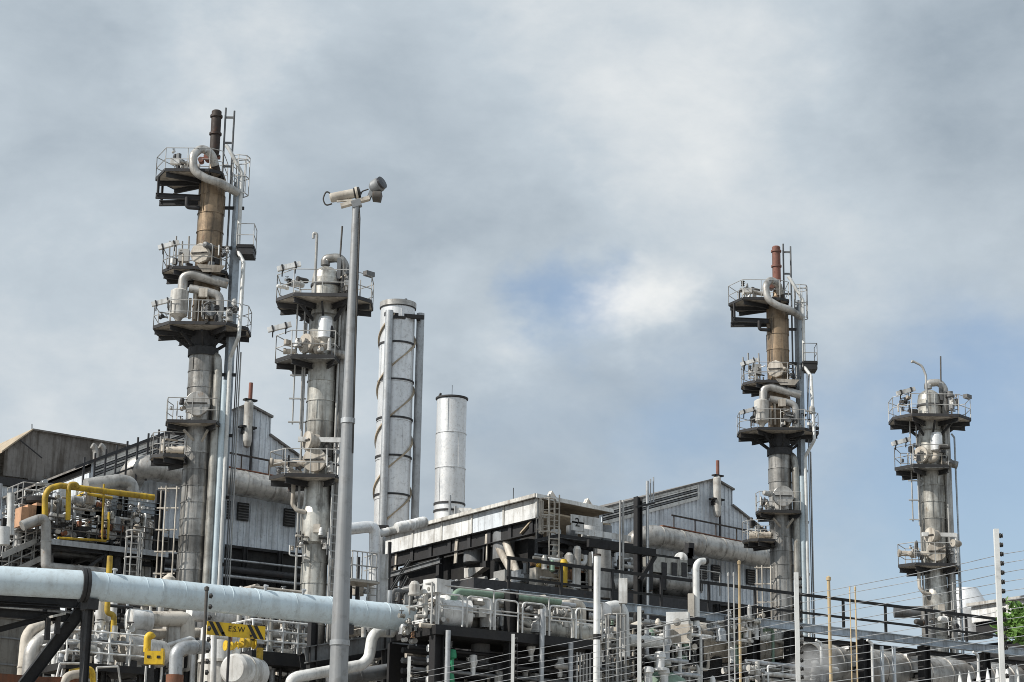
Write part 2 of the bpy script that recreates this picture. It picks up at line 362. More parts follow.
# ------------------------------------------------------------------ tall columns with a vent pipe
def vent_column(name, label, ventmat, group, seed=0):
    b = (0., 0.); R = .64; t = thing(name, label, 'tower', (0,0,0), group)
    P = lambda r, d, z: RD(b, r, d, z)
    MB().lathe([(R*1.02,0),(R*1.02,14.6)], (0,0,0), 28).build('lower_shell', 'clad_grey', t)
    courses(t, b, R, 14.6, 26.2, .77, 'clad_grey')
    MB().lathe([(R+.07,26.2),(R+.07,26.6),(R*.9,26.65),(R*.9,27.7)], (0,0,0), 28).build('neck_ring', 'steel_dark', t)
    courses(t, b, R*.97, 27.7, 35.0, .91, 'clad_brown')
    MB().lathe([(R*.97,35.0),(R*.8,35.3),(.25,35.5),(.2,35.9)], (0,0,0), 28).build('head', 'clad_brown', t)
    # vent
    v = MB().lathe([(.13,35.3),(.13,36.0),(.24,36.4),(.24,38.45),(.19,38.5),(.19,38.2)], P(.0,0,0), 16).build('vent_pipe', ventmat, t)
    for z in (36.15, 37.3, 38.2): MB().lathe([(.13,z-.05),(.3,z-.05),(.3,z+.05),(.13,z+.05)], P(.0,0,0), 16).build('flange', ventmat, v)
    vb = MB().bar(P(-.7,-.1,36.0), P(.3,-.1,36.05), .12, .12).cyl(P(-.3,-.35,36.05), P(-.3,.2,36.05), .16).cyl(P(-.6,-.3,35.9), P(-.6,.1,35.9), .13).build('vent_valve', 'vent_red', t)
    # gooseneck
    MB().tube([P(.15,-.5,35.5), P(-.02,-.75,36.05), P(-.5,-.9,36.25), P(-.82,-1.35,35.7), P(-.72,-1.4,34.9), P(-.1,-1.35,34.55), P(.5,-1.1,34.45), P(1.3,-.5,34.15)], .2, 16, .6).build('gooseneck_pipe', 'duct_grey', t)
    MB().lathe([(.2,0),(.2,.35)], P(.2,-.3,35.3), 16, P(-.02,-.75,36.0)-P(.15,-.5,35.5)).build('nozzle', 'vent_black', t)
    # ladder poles above the top
    l = MB(); 
    for r in (.42, .84): l.bar(P(r,.1,30.5), P(r,.1,38.7-.15*(r>.8)), .07, .07)
    for z in (34.5, 35.7, 36.9, 38.2): l.bar(P(.42,.1,z), P(.84,.1,z), .06, .1)
    l.build('mast_frame', 'steel_grey', t)
    # full height riser and pipes on the right flank
    MB().bar(P(1.22,.15,8), P(1.22,.15,35.3), .34, .34).build('riser_duct', 'steel_blue', t)
    for z in (16.5, 19.6, 22.5, 25.4, 28.6, 31.6, 33.6): MB().bar(P(.5,.1,z), P(1.55,.1,z), .12, .14).build('riser_bracket', 'steel_dark', t)
    MB().tube([P(.6,-.4,36.6), P(.75,-.4,36.4), P(1.42,-.35,35.2), P(1.42,-.35,31.3), P(1.75,-.6,30.7), P(1.78,-.9,28.4), P(1.78,-1.2,26.9), P(1.35,-.5,26.1), P(1.38,-.4,8)], .095, 10, .2).build('white_pipe', 'pole_white', t)
    MB().tube([P(.5,-.1,26.3), P(.72,-.3,26.1), P(.8,-.42,25.4), P(.8,-.42,8)], .2, 12, .3).build('drain_pipe', 'clad_pale', t)
    MB().tube([P(1.13,-.4,25.0), P(1.13,-.4,8)], .17, 12).build('drain_pipe', 'pale_pipe', t)
    MB().tube([P(1.75,.1,26.5), P(1.75,.1,8)], .035, 6).build('conduit', 'rail', t)
    for r in (1.6, 1.68): MB().tube([P(r,-.1,31), P(r,-.1,8)], .028, 6).build('conduit', 'steel_grey', t)
    # caged ladder near the top
    ladder(P(1.02,.0,34.2), P(1.02,.0,36.1), _r-_f*.3, .4, .03, .35, True, .85).build('caged_ladder', 'rail', t)
    # top platform, cantilevered to the left
    pa = [P(-2.75,.1,0)[:2], P(-2.1,-1.25,0)[:2], P(.0,-1.3,0)[:2], P(.55,-.9,0)[:2], P(.55,.9,0)[:2], P(-.2,1.25,0)[:2], P(-2.1,1.3,0)[:2]]
    pl = platform(t, pa, 35.0, 'cream', 'steel_dark', 'rail', center=(0,0), th=.06)
    MB().ibeam(P(-2.6,-.5,33.95), P(-.4,-.3,33.95), .16, .26).ibeam(P(-2.6,.6,33.95), P(-.4,.4,33.95), .16, .26).bar(P(-2.5,-.5,33.95), P(-2.5,-.5,34.9), .1, .1).bar(P(-2.5,.6,33.95), P(-2.5,.6,34.9), .1, .1).tube([P(-1.1,-.5,33.9), P(-1.1,-.5,33.4), P(-.5,-.4,33.4)], .1, 8).build('cantilever_bracket', 'steel_dark', t)
    h = MB().tube([P(-2.1,.3,35.95), P(-.7,.2,35.7)], .13, 10).tube([P(-1.9,-.5,35.8), P(-.9,-.4,35.55)], .08, 8).cyl(P(-1.3,-.2,35.0), P(-1.3,-.2,35.8), .1).build('hoist_arm', 'duct_grey', t)
    MB().box(P(-1.75,-.6,35.65), (.45,.25,.28), FZ).build('instrument_box', 'white', t)
    # middle platform
    platform(t, [q for q in octo(b, -2.05, .95, -1.25, 1.2)], 30.2, 'cream', 'steel_dark', 'rail', center=(0,0), th=.05)
    disc(t, P(-.28,-.98,31.0), CN-_r*.25, .5, .6, 'cream', n=8)
    MB().slab([P(-.35,-1.28,30.35), P(1.0,-1.28,30.3), P(.75,-1.2,30.0), P(-.05,-1.2,30.0)], CN*.04).build('splash_plate', 'cream', t)
    flood(t, P(-1.75,-1.0,31.35))
    flood(t, P(-1.85,-1.25,28.5), .1)
    s = MB()
    for k in range(4): s.bar(P(-1.9+k*.3,.4,30.7), P(-1.95+k*.3,.4,32.0+.25*(k%2)), .06, .06)
    s.box(P(-1.2,.2,31.2), (.5,.4,.6), FZ).build('instrument_rack', 'rail', t)
    rs = platform(t, [P(1.35,-.45,0)[:2], P(2.15,-.45,0)[:2], P(2.15,.6,0)[:2], P(1.35,.6,0)[:2]], 31.55, 'steel_dark', 'steel_black', 'rail', th=.4, gap=(3,))
    # inverted U pipes
    MB().tube([P(-.98,-1.0,28.4), P(-.98,-1.0,29.8), P(-.6,-1.02,29.95), P(1.1,-.8,29.55)], .235, 14, .45).build('overhead_pipe', 'duct_grey', t)
    MB().tube([P(-.65,-1.0,29.25), P(.2,-1.0,29.1), P(.78,-.95,28.95), P(.8,-.95,27.4)], .2, 14, .4).build('overhead_pipe', 'duct_grey', t)
    MB().lathe([(.1,27.6),(.2,27.8),(.42,27.95),(.42,29.1),(.26,29.2)], P(-1.1,-1.0,0), 20).build('small_drum', 'white_dirty', t)
    q = MB()
    for k, (r, d, z0, z1) in enumerate([(-.35,-.9,27.8,29.2),(.2,-.9,27.8,28.9),(.45,-1.0,27.8,28.6),(-.6,-.9,27.8,28.8)]): q.tube([P(r,d,z0), P(r,d,z1)], .07, 8)
    q.build('pipe_stub', 'cream', t)
    MB().box(P(.02,-1.1,29.0), (.4,.25,.4), FZ).build('instrument_box', 'cream', t)
    MB().cyl(P(.4,-1.15,28.2), P(.4,-.5,28.2), .3).build('pump', 'steel_grey', t)
    # wide eight-sided platform
    platform(t, octo(b, -2.3, 2.1, -1.5, 1.5), 27.45, 'cream', 'steel_dark', 'rail', center=(0,0), th=.06)
    k = MB()
    for a in range(8):
        an = a*math.pi/4+.3; k.bar((.5*math.cos(an),.5*math.sin(an),26.5), (1.45*math.cos(an),1.3*math.sin(an),27.15), .08, .14)
    k.build('knee_brace', 'steel_dark', t)
    # manway platform
    platform(t, [P(-1.45,-.55,0)[:2], P(-1.3,-1.25,0)[:2], P(.95,-1.2,0)[:2], P(1.05,-.4,0)[:2], P(-.1,.3,0)[:2], P(-1.3,.3,0)[:2]], 22.85, 'cream', 'steel_dark', 'rail', center=(0,0), th=.06, gap=(3,4))
    disc(t, P(.02,-1.05,23.75), CN, .58, .8, 'duct_grey')
    k = MB().bar(P(-.55,-1.0,22.5), P(0,-.5,22.0), .08, .1).bar(P(.55,-1.0,22.5), P(.2,-.5,22.0), .08, .1); k.build('knee_brace', 'cream', t)
    # lower left landing
    platform(t, [P(-2.15,-.15,0)[:2], P(-1.95,-.75,0)[:2], P(-1.4,-1.05,0)[:2], P(-.45,-.9,0)[:2], P(-.45,.8,0)[:2], P(-1.5,.95,0)[:2]], 21.3, 'cream', 'steel_dark', 'rail', center=(-.4,.2), th=.08)
    MB().cyl(P(-1.75,.2,21.75), P(-.55,.1,21.75), .22).cyl(P(-1.4,-.3,21.7), P(-.6,-.3,21.7), .14).build('nozzle_stub', 'cream', t)
    # caged ladder by the foot
    l = MB()
    for r, d in ((-1.45,-.7),(-1.2,-.9),(-.72,-.85)): l.tube([P(r,d,15.2), P(r,d,19.9)], .035, 6, 0)
    for z in (15.9, 16.9, 17.9, 18.9, 19.8): l.bar(P(-1.6,-.72,z), P(-.6,-.85,z), .04, .06); l.bar(P(-1.45,-.72,z), P(-1.2,-.1,z), .04, .05)
    l.build('ladder_guard', 'cream', t)
    MB().lathe([(.05,15.9),(.3,15.7),(.36,15.0),(.36,14)], P(-.85,-.8,0), 16).build('foot_nozzle', 'cream', t)
    tm = ('cream','rail','white','steel_grey','steel_dark','rail_dark')
    for k, (r0, d0, z) in enumerate(((-1.5,.2,35),(-1.7,-.3,35),(-1.2,-.5,30.2),(-1.3,.3,30.2),(.6,-.9,30.2),(-1.4,-.9,27.45),(.3,-1.1,27.45),(1.2,-.8,27.45),(-.8,-.8,22.85),(-1.3,.1,21.3))):
        p = P(r0,d0,0); clutter(t, p.x-.45, p.x+.45, p.y-.4, p.y+.4, z+.05, z+1.15, 13, 900+seed+k, tm, (.02,.05), .25, .25, .5)
    return t
cA = vent_column('process_tower', 'tallest tower, black vent pipe and brown upper cladding, in front of the left gabled building', 'vent_black', 'pair of tall vent towers')
cB = vent_column('process_tower', 'tall tower with red-brown vent pipe standing right of the gabled wall', 'vent_red', 'pair of tall vent towers', 300)
cB.location = V(cB.location)+DX
# ------------------------------------------------------------------ slimmer columns with eight-sided head platform
def head_column(name, label, group, hook, seed=0):
    b = (0., -11.6); R = .6; t = thing(name, label, 'tower', (0,-11.6,0), group); P = lambda r, d, z: RD(b, r, d, z)
    MB().lathe([(R*.9,0),(R*.9,12.5)], (*b,0), 28).build('lower_shell', 'clad_grey', t)
    courses(t, b, R*.88, 12.5, 15.9, .85, 'clad_pale')
    MB().lathe([(R*.88,15.8),(R*1.1,15.9),(R*1.1,17.1),(R*.95,17.5),(R*.9,18.4)], (*b,0), 28).build('collar', 'clad_pale', t)
    courses(t, b, R, 18.4, 24.4, .86, 'clad_pale')
    MB().lathe([(R*.95,24.4),(R*.95,26.2)], (*b,0), 28).build('upper_shell', 'clad_pale', t)
    MB().lathe([(R,26.2),(R,27.2),(R*.9,27.5),(R*.5,27.7),(0,27.75)], (*b,0), 28).build('head', 'clad_pale', t)
    MB().lathe([(R+.05,26.85),(R+.05,26.95),(R,26.95)], (*b,0), 28).build('band', 'steel_dark', t)
    MB().tube([P(-.05,-.1,27.8), P(-.05,-.1,28.1), P(.55,-.15,28.15), P(.78,-.15,27.8), P(.78,-.15,23.5), P(.75,-.15,8)], .2, 12, .4).build('overhead_pipe', 'clad_grey', t)
    MB().cyl(P(1.0,-.4,26.6), P(1.0,-.4,27.6), .16).cyl(P(1.0,-.4,27.3), P(1.0,-.4,27.4), .24).build('relief_valve', 'steel_grey', t)
    if hook == 0: pts = [P(-.35,-1.2,26.1), P(-.35,-1.2,28.85), P(-.5,-1.2,28.9), P(-.5,-1.2,28.65)]
    else: pts = [P(-.3,-1.0,26.1), P(-.32,-1.0,28.3), P(-.5,-1.0,28.8), P(-1.0,-1.0,29.05), P(-1.02,-1.0,28.95)]
    MB().tube(pts, .06, 8, .4).build('davit_pole', 'rail', t)
    MB().cyl(P(.55,-.3,27.0), P(.62,-.3,29.5), .04).build('aerial_rod', 'rail_dark', t)
    MB().box(P(.55,-.3,27.6), (.16,.16,.9), FZ).build('instrument_box', 'steel_grey', t)
    platform(t, octo(b, -2.0, 1.98, -1.5, 1.5), 26.1, 'cream', 'steel_dark', 'rail', center=b, th=.06)
    flood(t, P(-1.45,-1.35,27.35), .15); MB().box(P(1.85,-.6,27.3), (.45,.25,.2), FZ+.8).build('floodlight', 'steel_grey', t)
    k = MB()
    for a in range(8):
        an = a*math.pi/4+.2; k.bar((.5*math.cos(an),b[1]+.5*math.sin(an),25.2), (1.35*math.cos(an),b[1]+1.3*math.sin(an),25.85), .08, .12)
    k.build('knee_brace', 'steel_dark', t)
    # second platform
    platform(t, [P(-1.95,-.4,0)[:2], P(-1.2,-1.3,0)[:2], P(.6,-1.3,0)[:2], P(.75,-.2,0)[:2], P(.2,.8,0)[:2], P(-1.4,.9,0)[:2]], 23.5, 'clad_grey', 'steel_dark', 'rail', center=b, th=.1)
    flood(t, P(-1.75,-1.2,24.75), .1)
    MB().lathe([(.1,0),(.3,.05),(.3,.8),(.26,.95),(0,1.0)], P(.12,-.85,24.35), 18).build('small_drum', 'silver', t)
    MB().tube([P(.1,-.8,24.4), P(.1,-.8,24.0), P(-.3,-.7,23.9)], .16, 10, .2).build('elbow', 'cream', t)
    disc(t, P(-.72,-.75,24.2), CN-_r*.9, .42, .7, 'cream')
    MB().tube([P(.4,-.6,23.9), P(1.2,-.6,23.7)], .2, 12).build('nozzle_stub', 'clad_grey', t)
    MB().lathe([(.62,0),(.66,.2),(.64,1.2),(.6,1.3)], (*b,24.3), 28).build('manway_ring', 'clad_pale', t)
    # third platform
    platform(t, [P(-1.95,-.5,0)[:2], P(-1.25,-1.25,0)[:2], P(.8,-1.2,0)[:2], P(1.15,-.3,0)[:2], P(1.0,.8,0)[:2], P(-1.35,.8,0)[:2]], 18.5, 'cream', 'steel_dark', 'rail', center=b, th=.08)
    disc(t, P(-.1,-1.02,19.2), CN-_r*.2, .5, .6, 'cream')
    disc(t, P(-.45,-1.0,20.0), CN-_r*1.5, .4, .5, 'cream', n=12)
    MB().bar(P(-.8,-.95,20.05), P(.95,-.9,20.05), .16, .2).bar(P(.92,-.9,18.5), P(.92,-.9,20.1), .12, .12).build('pipe_bridge', 'white', t)
    MB().cyl(P(-1.9,-.5,19.15), P(-.4,-.6,19.1), .14).cyl(P(-1.95,-.5,19.15), P(-1.85,-.5,19.15), .2).build('side_pipe', 'cream', t)
    # slender pipes, ladder brackets
    for r, d, z1 in ((.68,-.45,25.5),(.95,-.1,24),(-.72,-.35,25.2)): MB().tube([P(r,d,z1), P(r,d,8)], .05, 6).build('conduit', 'rail', t)
    MB().tube([P(1.1,.1,25.5), P(1.25,.1,25.3), P(1.3,.1,8)], .05, 6).build('conduit', 'steel_blue', t)
    MB().tube([P(.6,.25,24.0), P(.85,.3,23.9), P(.85,.3,8)], .2, 12).build('overhead_pipe', 'clad_grey', t)
    k = MB().bar(P(-.8,-.4,20.6), P(-.8,-.4,26), .05, .05).bar(P(-1.12,-.4,20.8), P(-1.12,-.4,26), .05, .05)
    for z in (20.9, 21.9, 22.9): k.bar(P(-1.3,-.4,z), P(-.8,-.4,z), .1, .05); k.bar(P(-1.2,-.4,z), P(-.6,-.3,z+.02), .05, .05)
    k.build('ladder_bracket', 'rail', t)
    ladder(P(.85,-.75,12.5), P(.85,-.75,18.3), CN+_r*.6, .42, .03, .33).build('ladder', 'rail', t)
    # lower pipe loop and side drum
    MB().tube([P(-.95,-.5,18.4), P(-.95,-.6,17.4), P(-.75,-.6,17.15), P(-.4,-.5,17.1)], .09, 8, .2).build('drain_loop', 'cream', t)
    MB().box(P(.1,-.68,16.4), (.28,.2,.34), FZ).build('instrument_box', 'cream', t)
    tm = ('cream','rail','white','steel_grey','steel_dark','rail_dark')
    for k, (r0, d0, z) in enumerate(((-1.2,-.6,26.1),(1.1,-.6,26.1),(-1.2,-.7,23.5),(.4,-.9,23.5),(-1.2,-.6,18.5),(.6,-.9,18.5),(-.6,-.9,15.2),(.5,-.8,15.2))):
        p = P(r0,d0,0); clutter(t, p.x-.45, p.x+.45, p.y-.4, p.y+.4, z+.05, z+1.15, 13, 950+seed+k, tm, (.02,.05), .25, .25, .5)
    return t
GC = 'pair of slimmer towers'
dA = head_column('process_tower', 'pale tower behind the lamp post, eight-sided platform at its head', GC, 0)
dB = head_column('process_tower', 'pale tower at the far right with curved davit pole on top', GC, 1, 400)
dB.location = V(dB.location)+DX
t = dB; P = lambda r, d, z: RD((0.,-11.6), r, d, z)
MB().cyl(P(-2.1,.3,16.3), P(-.3,.2,16.3), .3).build('side_drum', 'steel_grey', t)
MB().lathe([(.35,12),(.35,16.5),(0,16.7)], P(-.5,-.3,0), 16).build('standpipe', 'clad_grey', t)
# ------------------------------------------------------------------ gabled corrugated buildings
def ribbed(parent, x0, x1, y, zb, zt, mt, pw=.68, name='wall_sheet', depth=.07, side=-1):
    n = max(1, round((x1-x0)/pw)); pw = (x1-x0)/n
    prof = [(0,0),(.16,0),(.2,1),(.3,1),(.34,0),(.66,0),(.7,1),(.8,1),(.84,0),(1,0)]
    for i in range(n):
        mb = MB(); xa = x0+i*pw; fr = []
        for u, d in prof: xx = xa+u*pw; fr.append((xx, y+side*depth*d))
        vs = []; 
        for xx, yy in fr: vs += [(xx, yy, zb(xx) if callable(zb) else zb), (xx, yy, zt(min(max(xx, xa+1e-4), xa+pw-1e-4)))]
        mb.add(vs, [(2*k,2*k+2,2*k+3,2*k+1) for k in range(len(fr)-1)])
        b = [(xa,y+.05,vs[0][2]),(xa+pw,y+.05,vs[-2][2]),(xa+pw,y+.05,vs[-1][2]),(xa,y+.05,vs[1][2])]
        mb.add(b, [(3,2,1,0)]); mb.build(name, mt, parent)
def gabled(label, dx, sl, xl, group):
    rx, rz = 13.5+dx, 30.0; t = thing('gabled_building', label, 'building', (rx,22,0), group)
    def top(x):
        x -= dx
        if x < 13.5: return rz-(13.5-x)*sl
        if x < 15.02: return rz-(x-13.5)*.34
        return 28.35-(x-15.02)*.5
    X0, X1, X2 = xl+dx, 15.02+dx, 18.7+dx
    ribbed(t, X0, rx, 22, 21.55, top, 'wall'); ribbed(t, rx, X1, 22, 21.55, top, 'wall'); ribbed(t, X1, X2, 22, 21.55, top, 'wall')
    core = MB(); 
    core.slab([(X0,22.1,0),(X0,22.1,top(X0)-.15),(rx,22.1,rz-.15),(X1-.03,22.1,top(X1-.01)-.15),(X1-.03,22.1,top(X1+.01)-.15),(X2,22.1,top(X2)-.15),(X2,22.1,0)][::-1], (0,24,0)); core.build('hall', 'interior_shade', t)  # solid core, its dark colour paints the shade of the storey below the sheets
    wl = MB().box((X0-.06,34,20.5), (.1,24,7.5 if dx else 8.4)).build('side_wall', 'wall', t)
    for a, b in ((X0-.3, rx), (rx, X1+.12), (X1, X2+.3)):
        za, zb_ = top(a+1e-3), top(b-1e-3) if b < X1+.01 else (top(X1-1e-3) if b < X2 else top(b))
        if b == X1+.12: zb_ = top(X1-.001)-.04
        MB().slab([(a,21.75,za),(b,21.75,zb_),(b,21.75,zb_+.12),(a,21.75,za+.12)], (0,24.4,0)).build('roof', 'roof', t)
    MB().slab([(X1+.02,21.95,28.3),(X1+.08,21.95,28.3),(X1+.08,21.95,29.5),(X1+.02,21.95,29.5)], (0,24,0)).build('step_wall', 'wall', t)
    # louvre strip under the left slope
    lx0, lx1 = X0+.2, 12.0+dx
    fr = MB(); o = -.12
    for k in (-.1, -1.0): fr.bar((lx0,22+o,top(lx0)+k), (lx1,22+o,top(lx1)+k), .12, .14)
    fr.bar((lx1,22+o,top(lx1)-1.05), (lx1,22+o,top(lx1)-.05), .14, .14); lf = fr.build('louvre_frame', 'wall_white', t)
    MB().slab([(lx0,21.9,top(lx0)-1.0),(lx1,21.9,top(lx1)-1.0),(lx1,21.9,top(lx1)-.1),(lx0,21.9,top(lx0)-.1)], (0,.02,0)).build('louvre_back', 'interior_shade', lf)
    for k in range(5): zz = -.24-k*.16; MB().bar((lx0,21.86,top(lx0)+zz), (lx1,21.86,top(lx1)+zz), .02, .09).build('slat', 'wall_white' if k%2 == 0 else 'steel_grey', lf)
    # dark storey under the sheets
    MB().box(((X0+X2)/2,21.9,21.5), (X2-X0,.12,.16)).build('base_rail', 'steel_black', t)
    for z, mt, r in ((20.55,'galv',.07),(19.6,'galv',.1),(18.9,'duct_grey',.12),(20.0,'steel_dark',.2)): MB().cyl((X0,20.9,z), (X2-.2,20.9,z), r, n=8).build('pipe', mt, t)
    for k in range(7): MB().ibeam((X0+.4+k*2.3,21.6,14), (X0+.4+k*2.3,21.6,21.5), .25, .25).build('post', 'steel_dark', t)
    for k in range(6):
        a = X0+.4+k*2.3
        if k%2 == 0: MB().bar((a,21.5,17.5), (a+2.3,21.5,20), .16, .16).build('brace', 'steel_dark', t)
    for k in range(5): MB().box((X0+1.5+k*2.9,21.95,18.2), (2.0,.1,1.5)).build('panel', 'concrete', t)
    # windows with louvres
    for wx in (12.35, 13.5, 16.55):
        w = MB().box((wx+dx,21.88,23.6), (.72,.12,1.05)).build('vent_window', 'steel_dark', t)
        for k in range(6): MB().box((wx+dx,21.8,23.2+k*.16), (.66,.1,.05), rot=Matrix.Rotation(.5,3,'X')).build('slat', 'steel_grey', w)
    MB().box((12.1+dx,21.86,22.55), (.4,.1,.6)).build('vent_window', 'steel_black', t)
    # flue on the ridge
    f = MB().lathe([(.0,27.3),(.2,27.4),(.27,27.7),(.27,30.0),(.2,30.15)], (13.35+dx,21.5,0), 18).build('flue', 'white_dirty', t)
    MB().lathe([(.12,30.1),(.12,31.25),(.08,31.25)], (13.42+dx,21.5,0), 12).build('flue_tip', 'vent_red', f)
    MB().box((13.35+dx,21.55,28.55), (1.0,.5,.12)).box((13.35+dx,21.6,28.3), (.6,.4,.3)).build('flue_bracket', 'steel_black', f)
    MB().box((13.42+dx,21.5,30.2), (.8,.35,.1)).build('flue_collar', 'steel_black', f)
    MB().bar((13.75+dx,21.7,26), (13.75+dx,21.7,28.4), .12, .12).build('flue_post', 'steel_dark', f)
    # duct along the wall with rail and gutter
    d = MB().tube([(19.0+dx,20.5,24.69),(6.9+dx,20.5,25.2),(6.2+dx,20.9,25.0),(6.3+dx,22.2,24.3)], .74, 20, 1.0).build('wall_duct', 'duct_grey', t)
    for k in range(7): xx = 7.5+k*1.75; zz = 25.2-(xx-6.9)*.042; MB().lathe([(.74,-.03),(.765,-.03),(.765,.03),(.74,.03)], (xx+dx,20.5,zz), 24, (1,0,-.042)).build('duct_band', 'duct_grey', d)
    MB().bar((8+dx,20.9,26.05), (X2,20.9,25.55), .5, .06).build('gutter', 'rust', t)
    gr = MB()
    for z in (26.9,): gr.bar((9+dx,21.0,z), (X2+.2,21.0,z-.45), .07, .1)
    for k in range(6): xx = 9.2+k*1.8; gr.bar((xx+dx,21.0,25.9-k*.07), (xx+dx,21.0,26.9-k*.085), .06, .06)
    gr.build('gutter_rail', 'vent_black', t)
    return t
gA = gabled('ribbed blue-grey gabled building behind the tallest tower', 0, .5, 4.0, 'pair of gabled buildings')
gB = gabled('ribbed blue-grey gabled building left of the red-brown vent tower', 35.6125, .33, 3.8, 'pair of gabled buildings')
sr = MB()
for k in range(9): xx = 2.9+k*.62; sr.bar((xx,20.4,22.5+.5*(xx-2.9)), (xx,20.4,25.2+.5*(xx-2.9)), .09, .09)
sr.bar((2.4,20.4,24.55), (8.4,20.4,27.6), .1, .16); sr.bar((2.4,20.4,23.3), (8.4,20.4,26.3), .08, .1)
sr.build('stair_rail', 'steel_dark', gA)
# building far left behind everything
t = thing('storage_building', 'stained dark metal building with sunlit roof edge coloured tan in the upper left background', 'building', (8,35,0))
a = Y(32,430.5,35); b = Y(5,450,35); c = Y(130,447,35)
def ctop(x): return a.z-(a.x-x)*(a.z-b.z)/(a.x-b.x) if x < a.x else a.z-(x-a.x)*(a.z-c.z)/(c.x-a.x)
ribbed(t, b.x, a.x, 35, 26.6, ctop, 'roof', .9, depth=.03); ribbed(t, a.x, 22, 35, 25.2, ctop, 'roof', 1.34, depth=.03)
MB().slab([(b.x-.25,34.8,ctop(b.x-.25)),(a.x,34.8,a.z),(a.x,34.8,a.z+.1),(b.x-.25,34.8,ctop(b.x-.25)+.12)], (0,25,0)).build('roof', 'roof_tan', t)  # sunlight put into the colour: left slope tan, the other slope dark
MB().slab([(a.x,34.8,a.z),(22,34.8,ctop(22)),(22,34.8,ctop(22)+.1),(a.x,34.8,a.z+.1)], (0,25,0)).build('roof', 'roof', t)
MB().box(((b.x+22)/2+.2,47,13), (21.7-b.x,23.8,26.4)).build('hall', 'interior_shade', t)
MB().box(((b.x+9)/2,34.85,26.2), (9-b.x+1,.4,.5)).build('gutter', 'steel_dark', t)
ribbed(t, b.x-1.5, 9, 34.9, 14, lambda x: 25.9, 'wall', .9); 
dpipe = MB().bar(Y(20,440,34.8), Y(42,458,34.8), .06, .06); dpipe.build('downpipe', 'steel_dark', t)
MB().cyl(Y(32,430,36), Y(32,424,36), .03, n=6).build('lightning_rod', 'steel_dark', t)
for px in (96, 104): MB().tube([Y(px,470,33), Y(px,452,33), Y(px-1.5,447,33), Y(px-4,445.5,33)], .2, 10, .35).build('roof_vent', 'duct_grey', t)
# ------------------------------------------------------------------ stacks on the heater
def axis_z(px, py, x, py2, px2=None):
    p = X(px, py, x); q = Y(px2 or px, py2, p.y); return p, q.z
sx = 19.0
p, zt = axis_z(391.3, 523, sx, 303, 394.8); R = 1.0
t = thing('flue_stack', 'tall silver stack wrapped in brown spiral strakes', 'stack', (p.x,p.y,p.z-1))
c = (p.x, p.y); z0 = p.z-1; H = zt-z0
courses(t, c, R, z0, zt-.3, (zt-.3-z0)/6, 'silver', 32, 'shell_ring')
MB().lathe([(R,zt-.35),(R+.07,zt-.3),(R+.07,zt),(R-.08,zt),(R-.08,zt-1.2),(0,zt-1.25)], (*c,0), 32).build('rim', 'duct_grey', t)
for k in range(7): zz = z0+.3+k*(H-.6)/6; MB().lathe([(R,zz-.05),(R+.06,zz-.05),(R+.06,zz+.05),(R,zz+.05)], (*c,0), 32).build('band', 'steel_dark', t)
for s in range(2):
    vs = []; n = 90
    for i in range(n+1):
        an = 2*math.pi*(s/2+i/n*H/6.5); zz = z0+.3+(H-1.2)*i/n
        for rr, dz in ((R-.02,-.05),(R+.11,-.05),(R+.11,.05),(R-.02,.05)): vs.append((c[0]+rr*math.cos(an), c[1]+rr*math.sin(an), zz+dz))
    MB().add(vs, [(4*i+k,4*i+(k+1)%4,4*i+4+(k+1)%4,4*i+4+k) for i in range(n) for k in range(4)]).build('strake', 'roof_tan', t)
for px, pyt, rr, dd, nm in ((384.5,318,-.42,-1.15,'support_mast'),(419,313,1.32,.1,'support_mast')):
    q = RD(c, rr, dd, 0); zz = zt-(.75 if rr < 0 else .55)
    MB().cyl((q.x,q.y,z0-3), (q.x,q.y,zz), .23, n=14).build(nm, 'galv', t)
MB().bar(RD(c,-.7,-1.1,zt-.95), RD(c,1.55,-.5,zt-.95), .2, .22).bar(RD(c,1.2,.1,zt-.95), RD(c,1.2,-.6,zt-.95), .2, .2).bar(RD(c,-.3,-1.1,zt-1.1), RD(c,.5,-.9,zt-1.1), .15, .15).build('mast_clamp', 'steel_black', t)
MB().box(RD(c,-.42,-1.15,z0+.5), (.7,.5,.25), FZ).build('mast_foot', 'steel_black', t)
MB().cyl((c[0]-.3,c[1],zt-.05), (c[0]-.3,c[1],zt+.12), .1, n=8).cyl((c[0]+.1,c[1]-.7,zt), (c[0]+.1,c[1]-.7,zt+.15), .08, n=8).build('lifting_lug', 'steel_dark', t)
p, zt = axis_z(449, 522, 19.0, 398, 450.5); R = .82; c = (p.x, p.y); z0 = p.z-1
t = thing('flue_stack', 'short plain silver stack standing on the heater roof', 'stack', (p.x,p.y,z0))
courses(t, c, R, z0, zt-.1, (zt-.1-z0)/4, 'silver', 32, 'shell_ring')
MB().lathe([(R,zt-.12),(R+.08,zt-.08),(R+.08,zt),(R-.06,zt),(R-.06,zt-1),(0,zt-1)], (*c,0), 32).build('rim', 'steel_dark', t)
for zz in (z0+1.55, z0+1.95): MB().lathe([(R,zz-.05),(R+.05,zz-.05),(R+.05,zz+.05),(R,zz+.05)], (*c,0), 32).build('band', 'steel_dark', t)
MB().bar(RD(c,.05,-.95,z0), RD(c,.05,-.95,z0+2.3), .1, .1).build('bracket', 'galv', t); MB().bar(RD(c,.35,-.95,z0), RD(c,.35,-.95,z0+1.7), .1, .1).build('bracket', 'galv', t)
MB().box(RD(c,.75,-.5,z0+1.2), (1.0,.6,.9), FZ).build('damper_box', 'white', t)
MB().cyl((c[0],c[1],zt-.1), (c[0],c[1],zt+.75), .015, n=5).cyl(RD(c,-.7,-.3,zt), RD(c,-.6,-.3,zt+.2), .07, n=6).build('rod', 'steel_dark', t)
